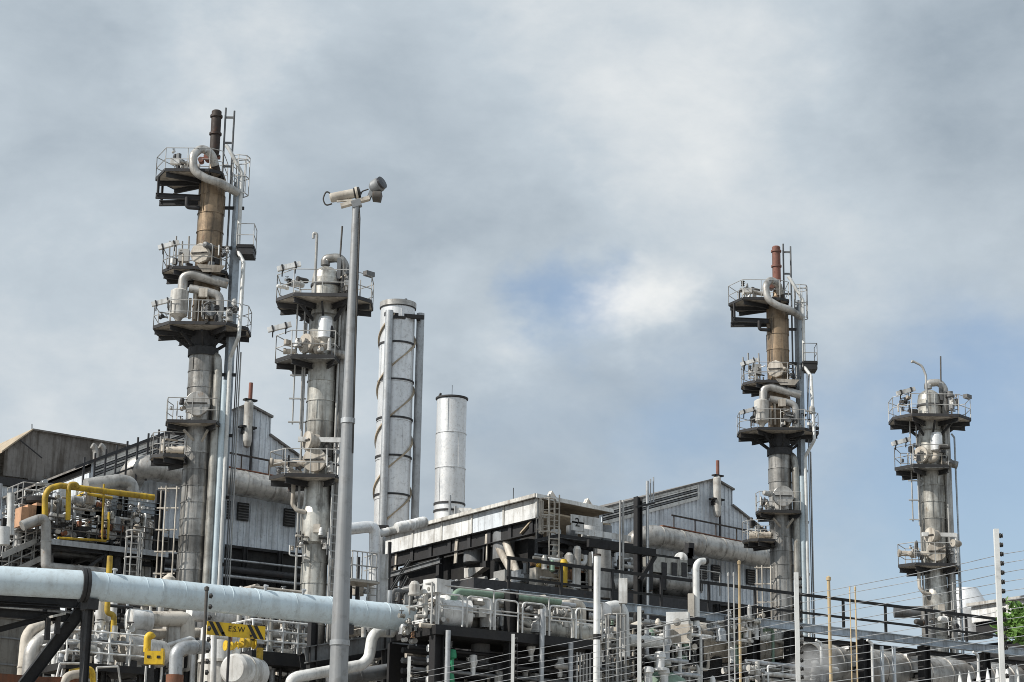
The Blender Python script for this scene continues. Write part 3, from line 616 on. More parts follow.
# ------------------------------------------------------------------ heater under the canopy
hx, hy = 17.73, -2.0; zt = 21.42
t = thing('fired_heater', 'heater house with white fascia and flat canopy carrying the stacks', 'heater', (hx,hy,0))
for k in range(5):
    y0 = hy+.02+k*2.94; MB().box((hx+.06,y0+1.46,20.88), (.1,2.9,.98)).build('fascia_panel', 'white' if k != 1 else 'wall', t)
    MB().box((hx+.0,y0,20.88), (.09,.12,.98)).build('joint_cover', 'white_dirty', t)
MB().slab([(hx-.15,hy-.15,zt),(hx+4.6,hy-.15,zt-.25),(hx+4.6,hy-.15,zt-.12),(hx-.15,hy-.15,zt+.1)], (0,15,0)).build('roof', 'roof_tan', t)
MB().bar((hx-.2,hy-.2,zt+.04), (hx-.2,hy+15,zt+.04), .14, .18).build('gutter', 'white_dirty', t)
MB().bar((hx-.2,hy-.22,zt+.02), (hx+4.6,hy-.22,zt-.2), .1, .2).build('front_gutter', 'wall_white', t)
MB().ibeam((hx+.3,hy+.3,20.02), (hx+.3,hy+14.7,20.02), .4, .72, .04).build('edge_beam', 'steel_dark', t)
for k in range(8): y0 = hy+.8+k*1.9; MB().bar((hx+.22,y0,19.7), (hx+.22,y0,20.34), .3, .05).build('stiffener', 'steel_dark', t)
MB().slab([(hx+.15,hy,20.7),(hx+4.6,hy,20.5),(hx+4.6,hy+1.7,19.6),(hx+.15,hy+1.7,19.8)], (0,0,.08)).build('soffit', 'roof_tan', t)
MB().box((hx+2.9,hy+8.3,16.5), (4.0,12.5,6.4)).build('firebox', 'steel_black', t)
MB().box((hx+3.0,hy+7.6,12), (3.4,13.5,6)).build('plenum', 'interior_shade', t)
for px, py, w in ((402,560,16),(465,552,24),(497,549,30)):
    q = X(px,py,hx+.3); r = w*.048/2
    MB().lathe([(0,-.9),(r*.9,-.85),(r,-.8),(r,.6)], (hx+.9,q.y,q.z+.3), 18).build('burner_drum', 'steel_grey', t)
    MB().slab([(hx+.2,q.y+r,q.z+.9),(hx+.2,q.y+r+.25,q.z+.9),(hx+.2,q.y+r+.35,q.z-.5),(hx+.2,q.y+r+.1,q.z-.5)], (.06,0,0)).build('gusset', 'cream', t)
for (a, b) in (((506,542),(519,579)),((497,545),(512,572)),((560,552),(546,585))):
    MB().cyl(X(*a,hx+.4), X(*b,hx+.3), .2, n=12).build('strut', 'cream', t)
for y0 in (hy+.3, hy+5, hy+9.5, hy+14.2):
    MB().ibeam((hx+.35,y0,0), (hx+.35,y0,19.7), .3, .3).build('post', 'steel_dark', t)
MB().ibeam((hx+4.4,hy+.3,0), (hx+4.4,hy+.3,20.5), .3, .3).build('post', 'cream', t)
for (a, b, w) in (((384,577),(440,561),.22),((386,598),(410,560),.14),((394,605),(408,577),.2)): MB().ibeam(X(*a,hx-.6), X(*b,hx-.6), w, w*1.2).build('brace', 'steel_grey', t)
MB().slab([X(464,578,hx-.3), X(464,568,hx-.3), X(484,567,hx-.3), X(470,577,hx-.3)], (.4,0,0)).build('damper_box', 'white_dirty', t)
for px, py in ((553,493.5),(589,501)):
    q = Y(px,py+3,hy+.8); MB().slab([q+V((-.35,0,-.3)), q+V((.35,0,-.32)), q+V((.3,0,-.1)), q+V((-.05,0,.3)), q+V((-.2,0,.0))], (0,.3,0)).build('roof_cowl', 'white_dirty', t)
MB().lathe([(0,.5),(.5,.45),(.9,.2),(1.0,0)], (hx+1.5,hy+4.0,zt), 14).build('roof_dome', 'cream', t)
MB().cyl((hx+.6,hy+3,zt), (hx+.6,hy+3,zt+1.0), .02, n=5).build('rod', 'steel_dark', t)
# ladder and platform on the front of the heater
zd = Y(575,541,hy-1.2).z
t = thing('service_platform', 'railed platform with caged ladder on the front of the heater, marked 2', 'platform', (hx+2.5,hy-1,0))
platform(t, [(hx-.1,hy-.1),(hx-.1,hy-2.0),(hx+4.8,hy-2.0),(hx+4.8,hy-.1)], zd, 'steel_grey', 'steel_dark', 'cream', th=.1, gap=(0,3))
MB().bar((hx+.9,hy-2.06,zd+.35), (hx+4.3,hy-2.06,zd+.3), .05, .3).build('kick_board', 'white', t)
ladder((hx-.35,hy-2.0,zd-3.2), (hx-.35,hy-2.0,zd+2.0), (-.35,-1,0), .5, .04, .3).build('ladder', 'cream', t)
ladder((hx-.4,hy-1.6,zd+.1), (hx-.4,hy-1.6,zd+1.75), (-.75,-.6,0), .6, .045, .4, True, .8).build('ladder_cage', 'cream', t)
q = Y(578,522,hy-1.5)
s = MB().box((q.x,hy-2.1,q.z), (1.75,.05,.42)).build('number_board', 'white', t)
MB().box((q.x-.45,hy-2.1,q.z-.35), (.75,.05,.45)).build('number_plate', 'white', t)
text('2', .62, 'black', t, (q.x-.5,hy-2.14,q.z-.18), (math.pi/2,0,0))
for k, (px, py, r, h) in enumerate(((572,534,.3,.9),(592,530,.55,.8),(604,534,.4,.9),(556,536,.25,.7))):
    q = Y(px,py,hy-.9); MB().lathe([(0,h/2),(r,h/2-.05),(r,-h/2),(r*.6,-h/2-.15),(r*.6,-h/2-.4)], q, 16).build('drum', 'white' if k%2 else 'steel_grey', t)
def deckrails(parent, pts, mt='rail', h=1.1, closed=False): return railing(pts, h, .03, 1, 1.2, closed).build('railing', mt, parent)
def steelframe(parent, xs, ys, zs, mt='steel_dark', w=.24, brace=True, zbot=0, q=random.Random(3)):
    for x in xs:
        for y in ys: MB().ibeam((x,y,zbot), (x,y,zs[-1]), w, w).build('post', mt, parent)
    for z in zs:
        for y in ys:
            for a, b in zip(xs, xs[1:]): MB().ibeam((a+w/2,y,z-w/2), (b-w/2,y,z-w/2), w*.8, w).build('beam', mt, parent)
        for x in xs:
            for a, b in zip(ys, ys[1:]): MB().ibeam((x,a+w/2,z-w/2), (x,b-w/2,z-w/2), w*.8, w).build('beam', mt, parent)
    if brace:
        for za, zb in zip(zs, zs[1:]):
            for a, b in zip(xs[::2], xs[1::2]): MB().bar((a,ys[0],za), (b,ys[0],zb-w), w*.5, w*.5).build('brace', mt, parent)
MIX = ('white','cream','rail','clad_pale','steel_grey','galv','white_dirty','duct_grey','white')
# ------------------------------------------------------------------ yellow-pipe platform at the left
yd = 5.0; zd = Y(130,549,yd).z; xa, xb = Y(46,549,yd).x, Y(168,549,yd).x
t = thing('burner_platform', 'steel platform crowded with valves and thick yellow pipes, left of the tallest tower', 'platform', ((xa+xb)/2,yd+2,0))
MB().prism([(xa,yd),(xb,yd),(xb,yd+4.5),(xa,yd+4.5)], zd-.12, zd).build('deck', 'steel_grey', t)
steelframe(t, [xa+.2, (xa+xb)/2, xb-.2], [yd+.2, yd+4.3], [zd-2.6, zd-.12], 'steel_dark')
deckrails(t, [(xa,yd,zd),(xb,yd,zd)], 'rail_dark')
MB().bar((xa,yd-.06,zd-.08), (xb,yd-.06,zd-.08), .06, .26).build('toe_plate', 'galv', t)
yl = yd-.25
q = [Y(45,526,yl), Y(45,496,yl), Y(52,486.5,yl), Y(72,487,yl), Y(154,497.5,yl)]
ringpipe(t, [q[0], q[1], Y(49,488.5,yl), Y(60,485.5,yl), q[4]], .145, 'yellow', False, bend=.6)
ringpipe(t, [Y(68,520,yl-.1), Y(68.5,489,yl-.1), Y(70,484,yl-.1), Y(76,484,yl-.1), Y(78,487.5,yl-.1)], .12, 'yellow', False, bend=.3)
ringpipe(t, [Y(104,484,yl), Y(102,541,yl)], .05, 'yellow', False); ringpipe(t, [Y(76,498,yd+1), Y(84,493.5,yd+1), Y(100,496,yd+1), Y(112,498,yd+1)], .08, 'yellow', False)
ringpipe(t, [Y(58,538,yd), Y(95,540,yd), Y(106,541,yd)], .06, 'yellow', False); ringpipe(t, [Y(109,512,yd), Y(108,540,yd)], .06, 'yellow', False)
ringpipe(t, [Y(22,526,yl-.2), Y(30,522.5,yl-.2), Y(46,517,yl-.2), Y(46,566,yl-.2), Y(50,567.5,yl-.2), Y(107,573,yl-.2)], .24, 'duct_grey')
for px, py, w in ((80,503,.8),(92,505,1.0),(104,508,1.1),(60,500,.5)): q = Y(px,py,yd+1.6); MB().box(q, (w,.7,1.15)).build('cabinet', 'wall', t)
for px, py in ((31,516),(40,514),(25,518)): q = Y(px,py,yd+1.2); MB().box(q, (.7,.8,.9)).build('brick_block', 'terracotta', t)
clutter(t, xa+.2, xb-.8, yd+.1, yd+1.8, zd+.1, zd+2.3, 159, 11, MIX+('steel_dark','rust'), (.03,.1), .35, .35, k0=.65)
clutter(t, Y(20,549,yd).x, xb, yd+2, yd+4, zd-.1, zd+3.4, 40, 12, MIX+('steel_dark',), (.05,.13))
clutter(t, xa+.2, xb, yd+.3, yd+4, zd-2.4, zd-.3, 30, 13, ('steel_dark','duct_grey','steel_grey'), (.06,.2), .2, .1)
MB().lathe([(.0,0),(.95,0),(1.0,.1),(1.0,.28),(.9,.35)], Y(40,506,yd+2), 20).build('drum_lid', 'steel_black', t)
MB().box(Y(92,533,yd+1), (4.2,.3,.5)).build('skid', 'steel_dark', t)
# stair and walkways left of it
t = thing('stair_tower', 'white railed stair and landings at the left edge of the picture', 'stairs', (Y(25,549,7.5).x,7.5,0))
for k, (p0, p1, py) in enumerate(((22,48,505),(18,46,527),(0,48,553),(-8,30,568))):
    a = Y(p0,py,6.6); b = Y(p1,py+(p1-p0)*.12,6.6)
    MB().prism([(a.x,6.6),(b.x,6.6),(b.x,8.6),(a.x,8.6)], a.z-.1, a.z).build('landing', 'steel_grey', t)
    railing([(a.x,8.6,a.z),(a.x,6.6,a.z),(b.x,6.6,a.z),(b.x,8.6,a.z)], 1.1, .03, 2, .8).build('railing', 'rail', t)
for (a, b) in (((2,556),(36,541)),((-5,580),(46,556))):
    a, b = Y(*a,6.4), Y(*b,6.4)
    for dy in (0, .8): MB().bar(a+V((0,dy,0)), b+V((0,dy,0)), .08, .25).build('stringer', 'rail', t)
    n = 9
    for k in range(n): q = a.lerp(b, (k+.5)/n); MB().box(q+V((0,.4,.05)), (.26,.76,.04)).build('tread', 'steel_grey', t)
    railing([a, b], 1.0, .03, 1, .7).build('railing', 'rail', t)
for px in (1, 21, 47): q = Y(px,560,7.6); MB().ibeam((q.x,7.6,0), (q.x,7.6,q.z+2.0), .2, .2).build('post', 'steel_dark', t)
MB().cyl(Y(10.5,535,3), Y(11,493,3), .16, n=10).build('vent_pipe', 'white', t)
MB().cyl(Y(3,545,2.6), Y(3,527,2.6), .3, n=12).build('canister', 'white', t)
clutter(t, Y(-5,560,8).x, Y(40,560,8).x, 7.4, 9.2, Y(20,585,8).z, Y(20,520,8).z, 45, 15, MIX+('steel_dark','terracotta'), (.04,.12))
clutter(t, Y(-5,560,8).x, Y(60,560,8).x, 7.4, 9.2, Y(20,600,8).z, Y(20,560,8).z, 35, 16, ('steel_dark','steel_grey','rail'), (.05,.12), .1, .1)
# piping and caged ladder between platform and tall tower
t = thing('pipe_riser', 'grey insulated riser bending into the wall behind the yellow pipes', 'pipe', (Y(132,560,7).x,7,0))
ringpipe(t, [Y(86,486,7), Y(118,481.5,7), Y(131,483,7), Y(132,500,7), Y(131,600,7)], .37, 'duct_grey', bend=.7)
ringpipe(t, [Y(143,492,6.5), Y(143,600,6.5)], .12, 'clad_pale'); ringpipe(t, [Y(148,500,6.5), Y(147,600,6.5)], .2, 'white')
for px in (116, 122, 154, 158): q = Y(px,560,6); MB().ibeam((q.x,6,0), (q.x,6,Y(px,490,6).z), .18, .18).build('post', 'steel_dark', t)
for py in (500, 507, 560): MB().ibeam(Y(112,py,6), Y(160,py+6,6), .16, .22).build('beam', 'steel_blue' if py < 510 else 'steel_dark', t)
clutter(t, Y(134,560,6).x, Y(158,560,6).x, 6.2, 8, Y(140,560,6).z, Y(140,510,6).z, 30, 17, MIX+('steel_dark','steel_black'), (.05,.14))
q = Y(129,600,3); ladder((q.x,3,q.z), (q.x,3,Y(129,532,3).z), (-.2,-1,0), .55, .045, .33, True, .95).build('caged_ladder', 'rail', t)
# ------------------------------------------------------------------ big pale pipe
yp = -20.; t = thing('transfer_pipe', 'very thick pale blue-white pipe crossing the left half of the picture', 'pipe', (Y(200,595,yp).x,yp,0))
a = Y(84,585,yp); e = Y(418,618,yp); zc = a.z; r = .49
c = a+V((-.945,.327,0))*9; mid = V((a.x,yp,zc))
ends = [V((c.x,c.y,zc-.0)), mid, V((14.5,yp,zc))]
n1 = 4
for i in range(n1): p0, p1 = ends[0].lerp(mid, i/n1), ends[0].lerp(mid, (i+1)/n1); MB().tube([p0, p1], r, 28, 0, i in (0,)).build('pipe_length', 'pale_pipe', t)
cuts = [a.x]+[Y(px,595,yp).x for px in (158,228,254,330,385)]+[e.x+.2]
for i in range(6): MB().cyl((cuts[i],yp,zc), (cuts[i+1],yp,zc), r, n=28, caps=(i == 5)).lathe([(r,-.02),(r+.015,-.015),(r+.015,.015),(r,.02)], (cuts[i],yp,zc), 28, (1,0,0)).build('pipe_length', 'pale_pipe', t)
for k in range(9): xx = a.x+.7+k*1.45; MB().lathe([(r,-.012),(r+.008,-.01),(r+.008,.01),(r,.012)], (xx,yp,zc), 28, (1,0,0)).build('weld_seam', 'pale_pipe', t)
for px in (110, 262, 300): q = Y(px,600,yp); MB().lathe([(.05,.42),(.05,.62),(.09,.62),(.09,.68),(0,.7)], (q.x,yp,zc), 10, (0,-.4,.9)).build('stub_nozzle', 'galv', t)
MB().lathe([(r-.02,-.13),(r+.1,-.13),(r+.1,-.02),(r+.06,-.02),(r+.06,.02),(r+.1,.02),(r+.1,.13),(r-.02,.13)], mid, 28, (1,-.17,0)).build('flange', 'steel_dark', t)
for px in (90, 346): q = Y(px,600,yp); MB().box((q.x,yp,zc-.65), (.4,.6,.35)).build('saddle', 'steel_dark', t); MB().ibeam((q.x,yp,0), (q.x,yp,zc-.8), .2, .2).build('post', 'steel_dark', t)
# ------------------------------------------------------------------ lower left, under the pale pipe
t = thing('storage_tank', 'weathered grey tank cut off by the left edge', 'tank', (Y(-14,650,-8).x,-8,0))
q = Y(-14,650,-8); zt = Y(0,622,-8).z
MB().lathe([(1.75,0),(1.75,zt-.1),(1.82,zt-.08),(1.82,zt),(1.7,zt+.05),(0,zt+.3)], (q.x,q.y,0), 32).build('shell', 'concrete', t)
for k in range(4): MB().lathe([(1.75,-.03),(1.79,-.03),(1.79,.03),(1.75,.03)], (q.x,q.y,zt-.8-k*1.0), 32).build('hoop', 'steel_grey', t)
t = thing('pipe_trestle', 'black steel trestle with long diagonal strut below the pale pipe flange', 'trestle', (Y(40,640,-17).x,-17,0))
for (a, b, w) in (((-10,598),(84,604),.34),((-10,612),(70,618),.3),((20,690),(84,606),.42),((-10,632),(50,616),.2),((-10,603),(60,607),.2)): MB().ibeam(Y(*a,-17), Y(*b,-17.2), w*.7, w).build('beam', 'steel_black', t)
for (a, b) in (((48,618),(47,640)),((58,616),(57,634)),((84,606),(82,690))): MB().bar(Y(*a,-17.3), Y(*b,-17.3), .16, .16).build('post', 'steel_dark', t)
MB().bar(Y(50,617,-17.4), Y(63,614,-17.4), .5, .08).build('bearing_plate', 'white_dirty', t)
t = thing('insulated_pipes', 'two parallel cream insulated pipes elbowing down beside the grey tank', 'pipe', (Y(30,660,-12).x,-12,0))
ringpipe(t, [Y(50,622,-12), Y(27,630,-12), Y(20,705,-12)], .22, 'cream', bend=.7); ringpipe(t, [Y(86,604,-12.4), Y(76,620,-12.4), Y(45,638,-12.4), Y(32,648,-12.4), Y(27,705,-12.4)], .3, 'duct_grey', bend=.9)
ringpipe(t, [Y(58,640,-11), Y(55,662,-11), Y(55,705,-11)], .14, 'white')
zt = Y(10,677,-16).z; MB().box(Y(10,680,-15.5), (3.4,1,.3)).build('ledge', 'rust', t)
# railed landing with vessels
yl = -15.; t = thing('railed_landing', 'small dark landing with white rails below the pale pipe flange', 'platform', (Y(95,662,yl).x,yl,0))
a, b = Y(66,661,yl), Y(150,664,yl)
MB().prism([(a.x,yl),(b.x,yl),(b.x,yl+2.4),(a.x,yl+2.4)], a.z-.25, a.z).build('deck', 'steel_black', t)
railing([(a.x,yl+2.4,a.z),(a.x,yl,a.z),(b.x,yl,a.z)], 1.15, .035, 2, .9).build('railing', 'white', t)
for px in (70, 108, 146): q = Y(px,662,yl); MB().ibeam((q.x,yl+.4,0), (q.x,yl+.4,a.z-.25), .22, .22).build('post', 'steel_dark', t)
q = Y(68,648,yl+.3); MB().bar(q, Y(62,678,yl+.3), .06, .12).bar(q+V((.7,0,0)), Y(62,678,yl+.3)+V((.7,0,0)), .06, .12).build('stringer', 'white', t)
clutter(t, a.x+.3, b.x, yl+.6, yl+2.2, a.z, a.z+1.6, 37, 21, MIX, (.04,.12), k0=.65)
clutter(t, a.x, b.x, yl+.2, yl+2.4, a.z-2.6, a.z-.3, 58, 22, MIX+('yellow','steel_dark'), (.05,.13), .2, .2, k0=.65)
railing([Y(56,681,yl-1), Y(60,664,yl-1), Y(80,664,yl-1)], .02, .045, 0, 2).build('hand_loop', 'white', t)
railing([Y(96,690,yl-1), Y(97,668,yl-1), Y(118,667,yl-1), Y(121,690,yl-1)], .02, .04, 0, 2).build('hand_loop', 'white', t)
MB().bar(Y(30,680,yl-1.2), Y(80,680,yl-1.2), .25, .2).build('ledge', 'rust', t); ringpipe(t, [Y(62,690,yl-1.3), Y(66,676,yl-1.3), Y(80,674,yl-1.3)], .16, 'cream', False, bend=.4)
ringpipe(t, [Y(70,672,yl-1), Y(92,668,yl-1), Y(94,690,yl-1)], .1, 'yellow', False)
yv = -13.; t = thing('horizontal_vessel', 'short grey vessel with cream dished end beside the lower yellow pipe', 'vessel', (Y(130,648,yv).x,yv,0))
p, q = Y(122,648,yv-.3), Y(122,648,yv-.3)+V((2.2,1.0,0)); ax = (q-p).normalized()
MB().lathe([(0,-.12),(.4,-.08),(.5,0),(.54,.04)], p, 24, ax).build('dished_end', 'cream', t); MB().lathe([(.52,0),(.52,2.2),(0,2.4)], p, 24, ax).build('shell', 'duct_grey', t)
for k in (.5, 1.5): MB().box(p+ax*k-V((0,0,.8)), (.25,.7,.7)).build('saddle', 'steel_dark', t)
t = thing('yellow_pipe', 'thin yellow gas pipe stepping down below the pale pipe', 'pipe', (Y(112,640,-11).x,-11,0))
ringpipe(t, [Y(110,556,-9), Y(109,575,-9), Y(107,613,-9), Y(114,614.5,-9), Y(113,642,-9), Y(121,643,-9), Y(127,645,-8)], .115, 'yellow', False, bend=.25)
ringpipe(t, [Y(101,596,-8.5), Y(98,700,-8.5)], .2, 'white'); ringpipe(t, [Y(106.5,596,-8), Y(104,700,-8)], .14, 'white_dirty'); ringpipe(t, [Y(92,600,-8), Y(88,700,-8)], .1, 'cream')
for k in range(3): q = Y(100,628+k*13,-8.6); valve(t, q, (1,0,0), .09, 'white')
# large insulated header
yh = -9.; t = thing('insulated_header', 'beige insulated pipe with white end drum and elbow under the pale pipe', 'pipe', (Y(160,640,yh).x,yh,0))
ringpipe(t, [Y(147,619,yh), Y(183,619,yh), Y(187,622,yh), Y(187,646,yh)], .31, 'cream', bend=.55)
p = Y(140,621,yh-.1); MB().lathe([(0,-.55),(.44,-.5),(.46,-.45),(.46,.4),(.4,.45),(0,.46)], p, 20, (1,0,0)).build('end_drum', 'white', t); MB().cyl(p-V((0,0,.4)), p-V((0,0,1.2)), .33, n=16).build('boot', 'white_dirty', t)
ringpipe(t, [Y(189,613,yh+.6), Y(236,618,yh+.6), Y(246,624,yh+.6), Y(246,660,yh+.6)], .32, 'white', bend=.6)
ringpipe(t, [Y(150,634,yh+.4), Y(216,632,yh+.4)], .2, 'cream'); MB().box(Y(173,640,yh+.3), (.7,.6,1.7)).build('cabinet', 'white_dirty', t)
ringpipe(t, [Y(165,646,yh-.4), Y(190,638,yh-.4), Y(194,640,yh-.4), Y(192,690,yh-.4)], .09, 'white', False, bend=.2)
for px in (135, 160, 190, 215, 240): q = Y(px,650,yh+.8); MB().ibeam((q.x,yh+1,0), (q.x,yh+1,q.z-.2), .2, .2).build('post', 'steel_dark', t)
clutter(t, Y(125,650,yh).x, Y(205,650,yh).x, yh+.5, yh+2.5, Y(160,690,yh).z, Y(160,640,yh).z, 87, 23, MIX+('steel_dark',), (.05,.14), .3, .25, k0=.65)
clutter(t, Y(120,600,yh).x, Y(300,600,yh).x, yh+1.5, yh+4, Y(160,630,yh).z, Y(160,590,yh).z, 40, 24, MIX+('steel_dark','steel_black'), (.06,.16), .2, .1)
yf = -22.; t = thing('bend_pipe', 'light grey pipe bending down in front of the white vessel, rusty at its base', 'pipe', (Y(175,670,yf).x,yf,0))
ringpipe(t, [Y(205,647,yf+1), Y(183,647.5,yf), Y(176,653,yf), Y(174.5,710,yf)], .23, 'galv', bend=.45); MB().lathe([(.23,-.2),(.29,-.2),(.29,.2),(.23,.2)], Y(174.6,681,yf), 16).build('collar', 'rust', t)
yf = -18.; t = thing('control_cabinet', 'bright yellow box on a thin stand with yellow pipe cap above', 'cabinet', (Y(155,660,yf).x,yf,0))
q = Y(154.5,658,yf); MB().box(q, (.66,.4,.46), FZ).build('cabinet_body', 'sign_yellow', t)
for s in (-1,1): MB().box(RD(q,s*.17,-.21,q.z+.02), (.12,.02,.09), FZ).build('cover_plate', 'black', t); MB().box(RD(q,s*.28,-.05,q.z+.27), (.1,.25,.1), FZ).build('lug', 'sign_yellow', t)
MB().bar(q-V((.3,0,.3)), V((q.x-.3,q.y,0)), .06, .06).build('stand_leg', 'white', t); MB().bar(q+V((.3,0,-.3)), V((q.x+.3,q.y,0)), .06, .06).build('stand_leg', 'white', t)
ringpipe(t, [Y(147,652,yf+.5), Y(147.5,637,yf+.5), Y(150.5,634.5,yf+.5), Y(153,638,yf+.5)], .13, 'yellow', False, bend=.25)
# white vertical vessel, sign
yv = -14.; q = Y(220,650,yv); t = thing('vertical_vessel', 'white vertical vessel behind the yellow striped sign', 'vessel', (q.x,yv,0))
zt = Y(220,629,yv).z; MB().lathe([(.72,0),(.72,zt-1.25)], (q.x,yv,0), 28).build('lower_shell', 'white_dirty', t); MB().lathe([(.76,zt-1.25),(.76,zt),(.6,zt+.12),(0,zt+.2)], (q.x,yv,0), 28).build('shell', 'white', t)
for z in (zt-1.25, zt-2.2): MB().lathe([(.74,z-.05),(.82,z-.05),(.82,z+.05),(.74,z+.05)], (q.x,yv,0), 28).build('hoop', 'white_dirty', t)
ringpipe(t, [Y(212,634,yv-1), Y(214,632,yv-1), Y(213,700,yv-1)], .11, 'white', False); ringpipe(t, [Y(214,636,yv-1), Y(236,638,yv-1)], .1, 'white', False)
yv = -19.; q = Y(238,670,yv); t = thing('horizontal_vessel', 'white horizontal drum, round end towards the viewer, below the yellow valves', 'vessel', (q.x,yv,0))
ax = V((-.75,-.5,0)).normalized(); MB().lathe([(0,.12),(.45,.1),(.55,0),(.57,-.1),(.57,-1.6),(0,-1.8)], q+ax*.3, 28, ax).build('shell', 'white', t); MB().lathe([(.57,-.04),(.61,-.04),(.61,.04),(.57,.04)], q-ax*.3, 28, ax).build('hoop', 'white_dirty', t)
MB().box(q-V((0,0,.9)), (.6,.6,.8)).build('saddle', 'white_dirty', t); MB().ibeam((q.x,q.y,0), (q.x,q.y,q.z-1.2), .3, .3).build('post', 'steel_dark', t)
yv = -18.5; t = thing('valve_set', 'yellow valves and hooked yellow pipe beside the white vessel', 'valve', (Y(245,650,yv).x,yv,0))
ringpipe(t, [Y(229,646,yv), Y(254,644,yv)], .1, 'yellow', False); valve(t, Y(231,646,yv), (1,0,0), .11, 'yellow', 'vent_red'); valve(t, Y(248,643,yv), (1,0,0), .12, 'yellow', 'vent_black'); MB().cyl(Y(236,655,yv), Y(237,648,yv), .15, n=12).build('standpipe', 'white', t)
ringpipe(t, [Y(260,648,yv), Y(259,668,yv), Y(256,674,yv), Y(251,674,yv)], .125, 'yellow', False, bend=.4); MB().cyl(Y(250,643,yv), Y(252,634,yv), .12, n=10).build('actuator', 'vent_black', t)
ys = -23.; a, b = Y(207,628,ys), Y(265,628,ys); z = a.z; w = (b-a).length
c = (a+Y(265,634.5,ys))/2; R = Matrix.Rotation(0,3,'Z'); L_ = Y(265,634,ys)-Y(207,622+5,ys); w = L_.length
t = thing('hazard_sign', 'yellow and black striped sign board lettered E.S.W', 'sign', (c.x,ys,c.z))
c = (Y(207,627.5,ys)+Y(265,633.5,ys))/2; w = Y(265,633,ys).x-Y(207,627,ys).x; h = .45
MB().box(c, (w,.04,h)).build('board', 'sign_yellow', t)
for k in (-1, 1):
    for i in range(2):
        x0 = c.x+k*(w/2-.25-i*.24) ; s_ = -1
        MB().slab([(x0-.07-.14,ys-.03,c.z+h/2-.005),(x0+.07-.14,ys-.03,c.z+h/2-.005),(x0+.07+.14,ys-.03,c.z-h/2+.005),(x0-.07+.14,ys-.03,c.z-h/2+.005)], (0,.006,0)).build('stripe', 'black', t)
text('E.S.W', .26, 'black', t, (c.x,ys-.03,c.z+.03), (math.pi/2,0,0))
for k in (-.5, .55): MB().slab([(c.x+k-.06,ys-.03,c.z-.1),(c.x+k+.06,ys-.03,c.z-.1),(c.x+k,ys-.03,c.z-.2)], (0,.006,0)).build('arrow_mark', 'black', t)
MB().bar((c.x-.2,ys+.08,0), (c.x-.2,ys+.08,c.z+.25), .07, .07).build('sign_post', 'steel_dark', t)
# railed landing left of the lamp post
yl = -13.5; a, b = Y(252,650,yl), Y(312,652,yl); t = thing('railed_landing', 'dark landing with white rails left of the lamp post', 'platform', (a.x,yl,0))
MB().prism([(a.x,yl),(b.x,yl),(b.x,yl+2.2),(a.x,yl+2.2)], a.z-.5, a.z).build('deck', 'steel_black', t)
railing([(a.x,yl+2.2,a.z),(a.x,yl,a.z),(b.x,yl,a.z),(b.x,yl+2.2,a.z)], 1.2, .045, 2, .7).build('railing', 'white', t)
q = Y(280,600,yl); railing([(q.x-1,yl+.6,q.z-1.0),(q.x+1.3,yl+.6,q.z-1.0)], 1.5, .06, 2, .75).build('guard_frame', 'cream', t)
clutter(t, a.x, b.x, yl+.5, yl+2, a.z, a.z+2.4, 49, 31, MIX, (.05,.12), .2, .2, k0=.65); clutter(t, a.x-.5, b.x+.5, yl+.4, yl+2.5, a.z-3, a.z-.5, 87, 32, MIX+('steel_dark','rust','steel_dark'), (.06,.14), .2, .15, k0=.65)
for px in (256, 310): q = Y(px,660,yl); MB().ibeam((q.x,yl+.3,0), (q.x,yl+.3,a.z-.5), .25, .25).build('post', 'steel_dark', t)
# bent white pipe by the lamp post, with beam
yl = -19.; t = thing('bent_pipe', 'white pipe stepping up to the right behind the lamp post', 'pipe', (Y(330,672,yl).x,yl,0))
ringpipe(t, [Y(289,700,yl), Y(291,680,yl), Y(297,677,yl), Y(362,665,yl), Y(369,658,yl), Y(372,638,yl), Y(377,631.5,yl), Y(400,632,yl)], .21, 'pole_white', False, bend=.5)
ringpipe(t, [Y(330,680,yl+1), Y(440,663,yl+1)], .28, 'steel_grey')
t = thing('pipe_bridge', 'dark sloping girder with clipped pipes, right of the lamp post', 'bridge', (Y(360,645,-16).x,-16,0))
MB().ibeam(Y(305,655,-16), Y(440,632,-16), .3, .62, .04).build('girder', 'steel_grey', t); MB().ibeam(Y(300,662,-15), Y(440,640,-15), .3, .62, .04).build('girder', 'steel_dark', t)
for px in (312, 387, 432): q = Y(px,650,-16); MB().ibeam((q.x,-16,0), (q.x,-16,q.z+1.2), .3, .3).build('post', 'steel_black', t)
clutter(t, Y(355,640,-15).x, Y(440,640,-15).x, -15, -12, Y(400,690,-15).z, Y(400,600,-15).z, 87, 33, MIX+('steel_dark','steel_black','steel_dark'), (.05,.16), .2, .2, k0=.65)
clutter(t, Y(300,640,-15).x, Y(380,640,-15).x, -10, -6, Y(340,690,-8).z, Y(340,600,-8).z, 72, 34, MIX+('steel_dark','steel_black'), (.05,.16), .2, .2, k0=.65)
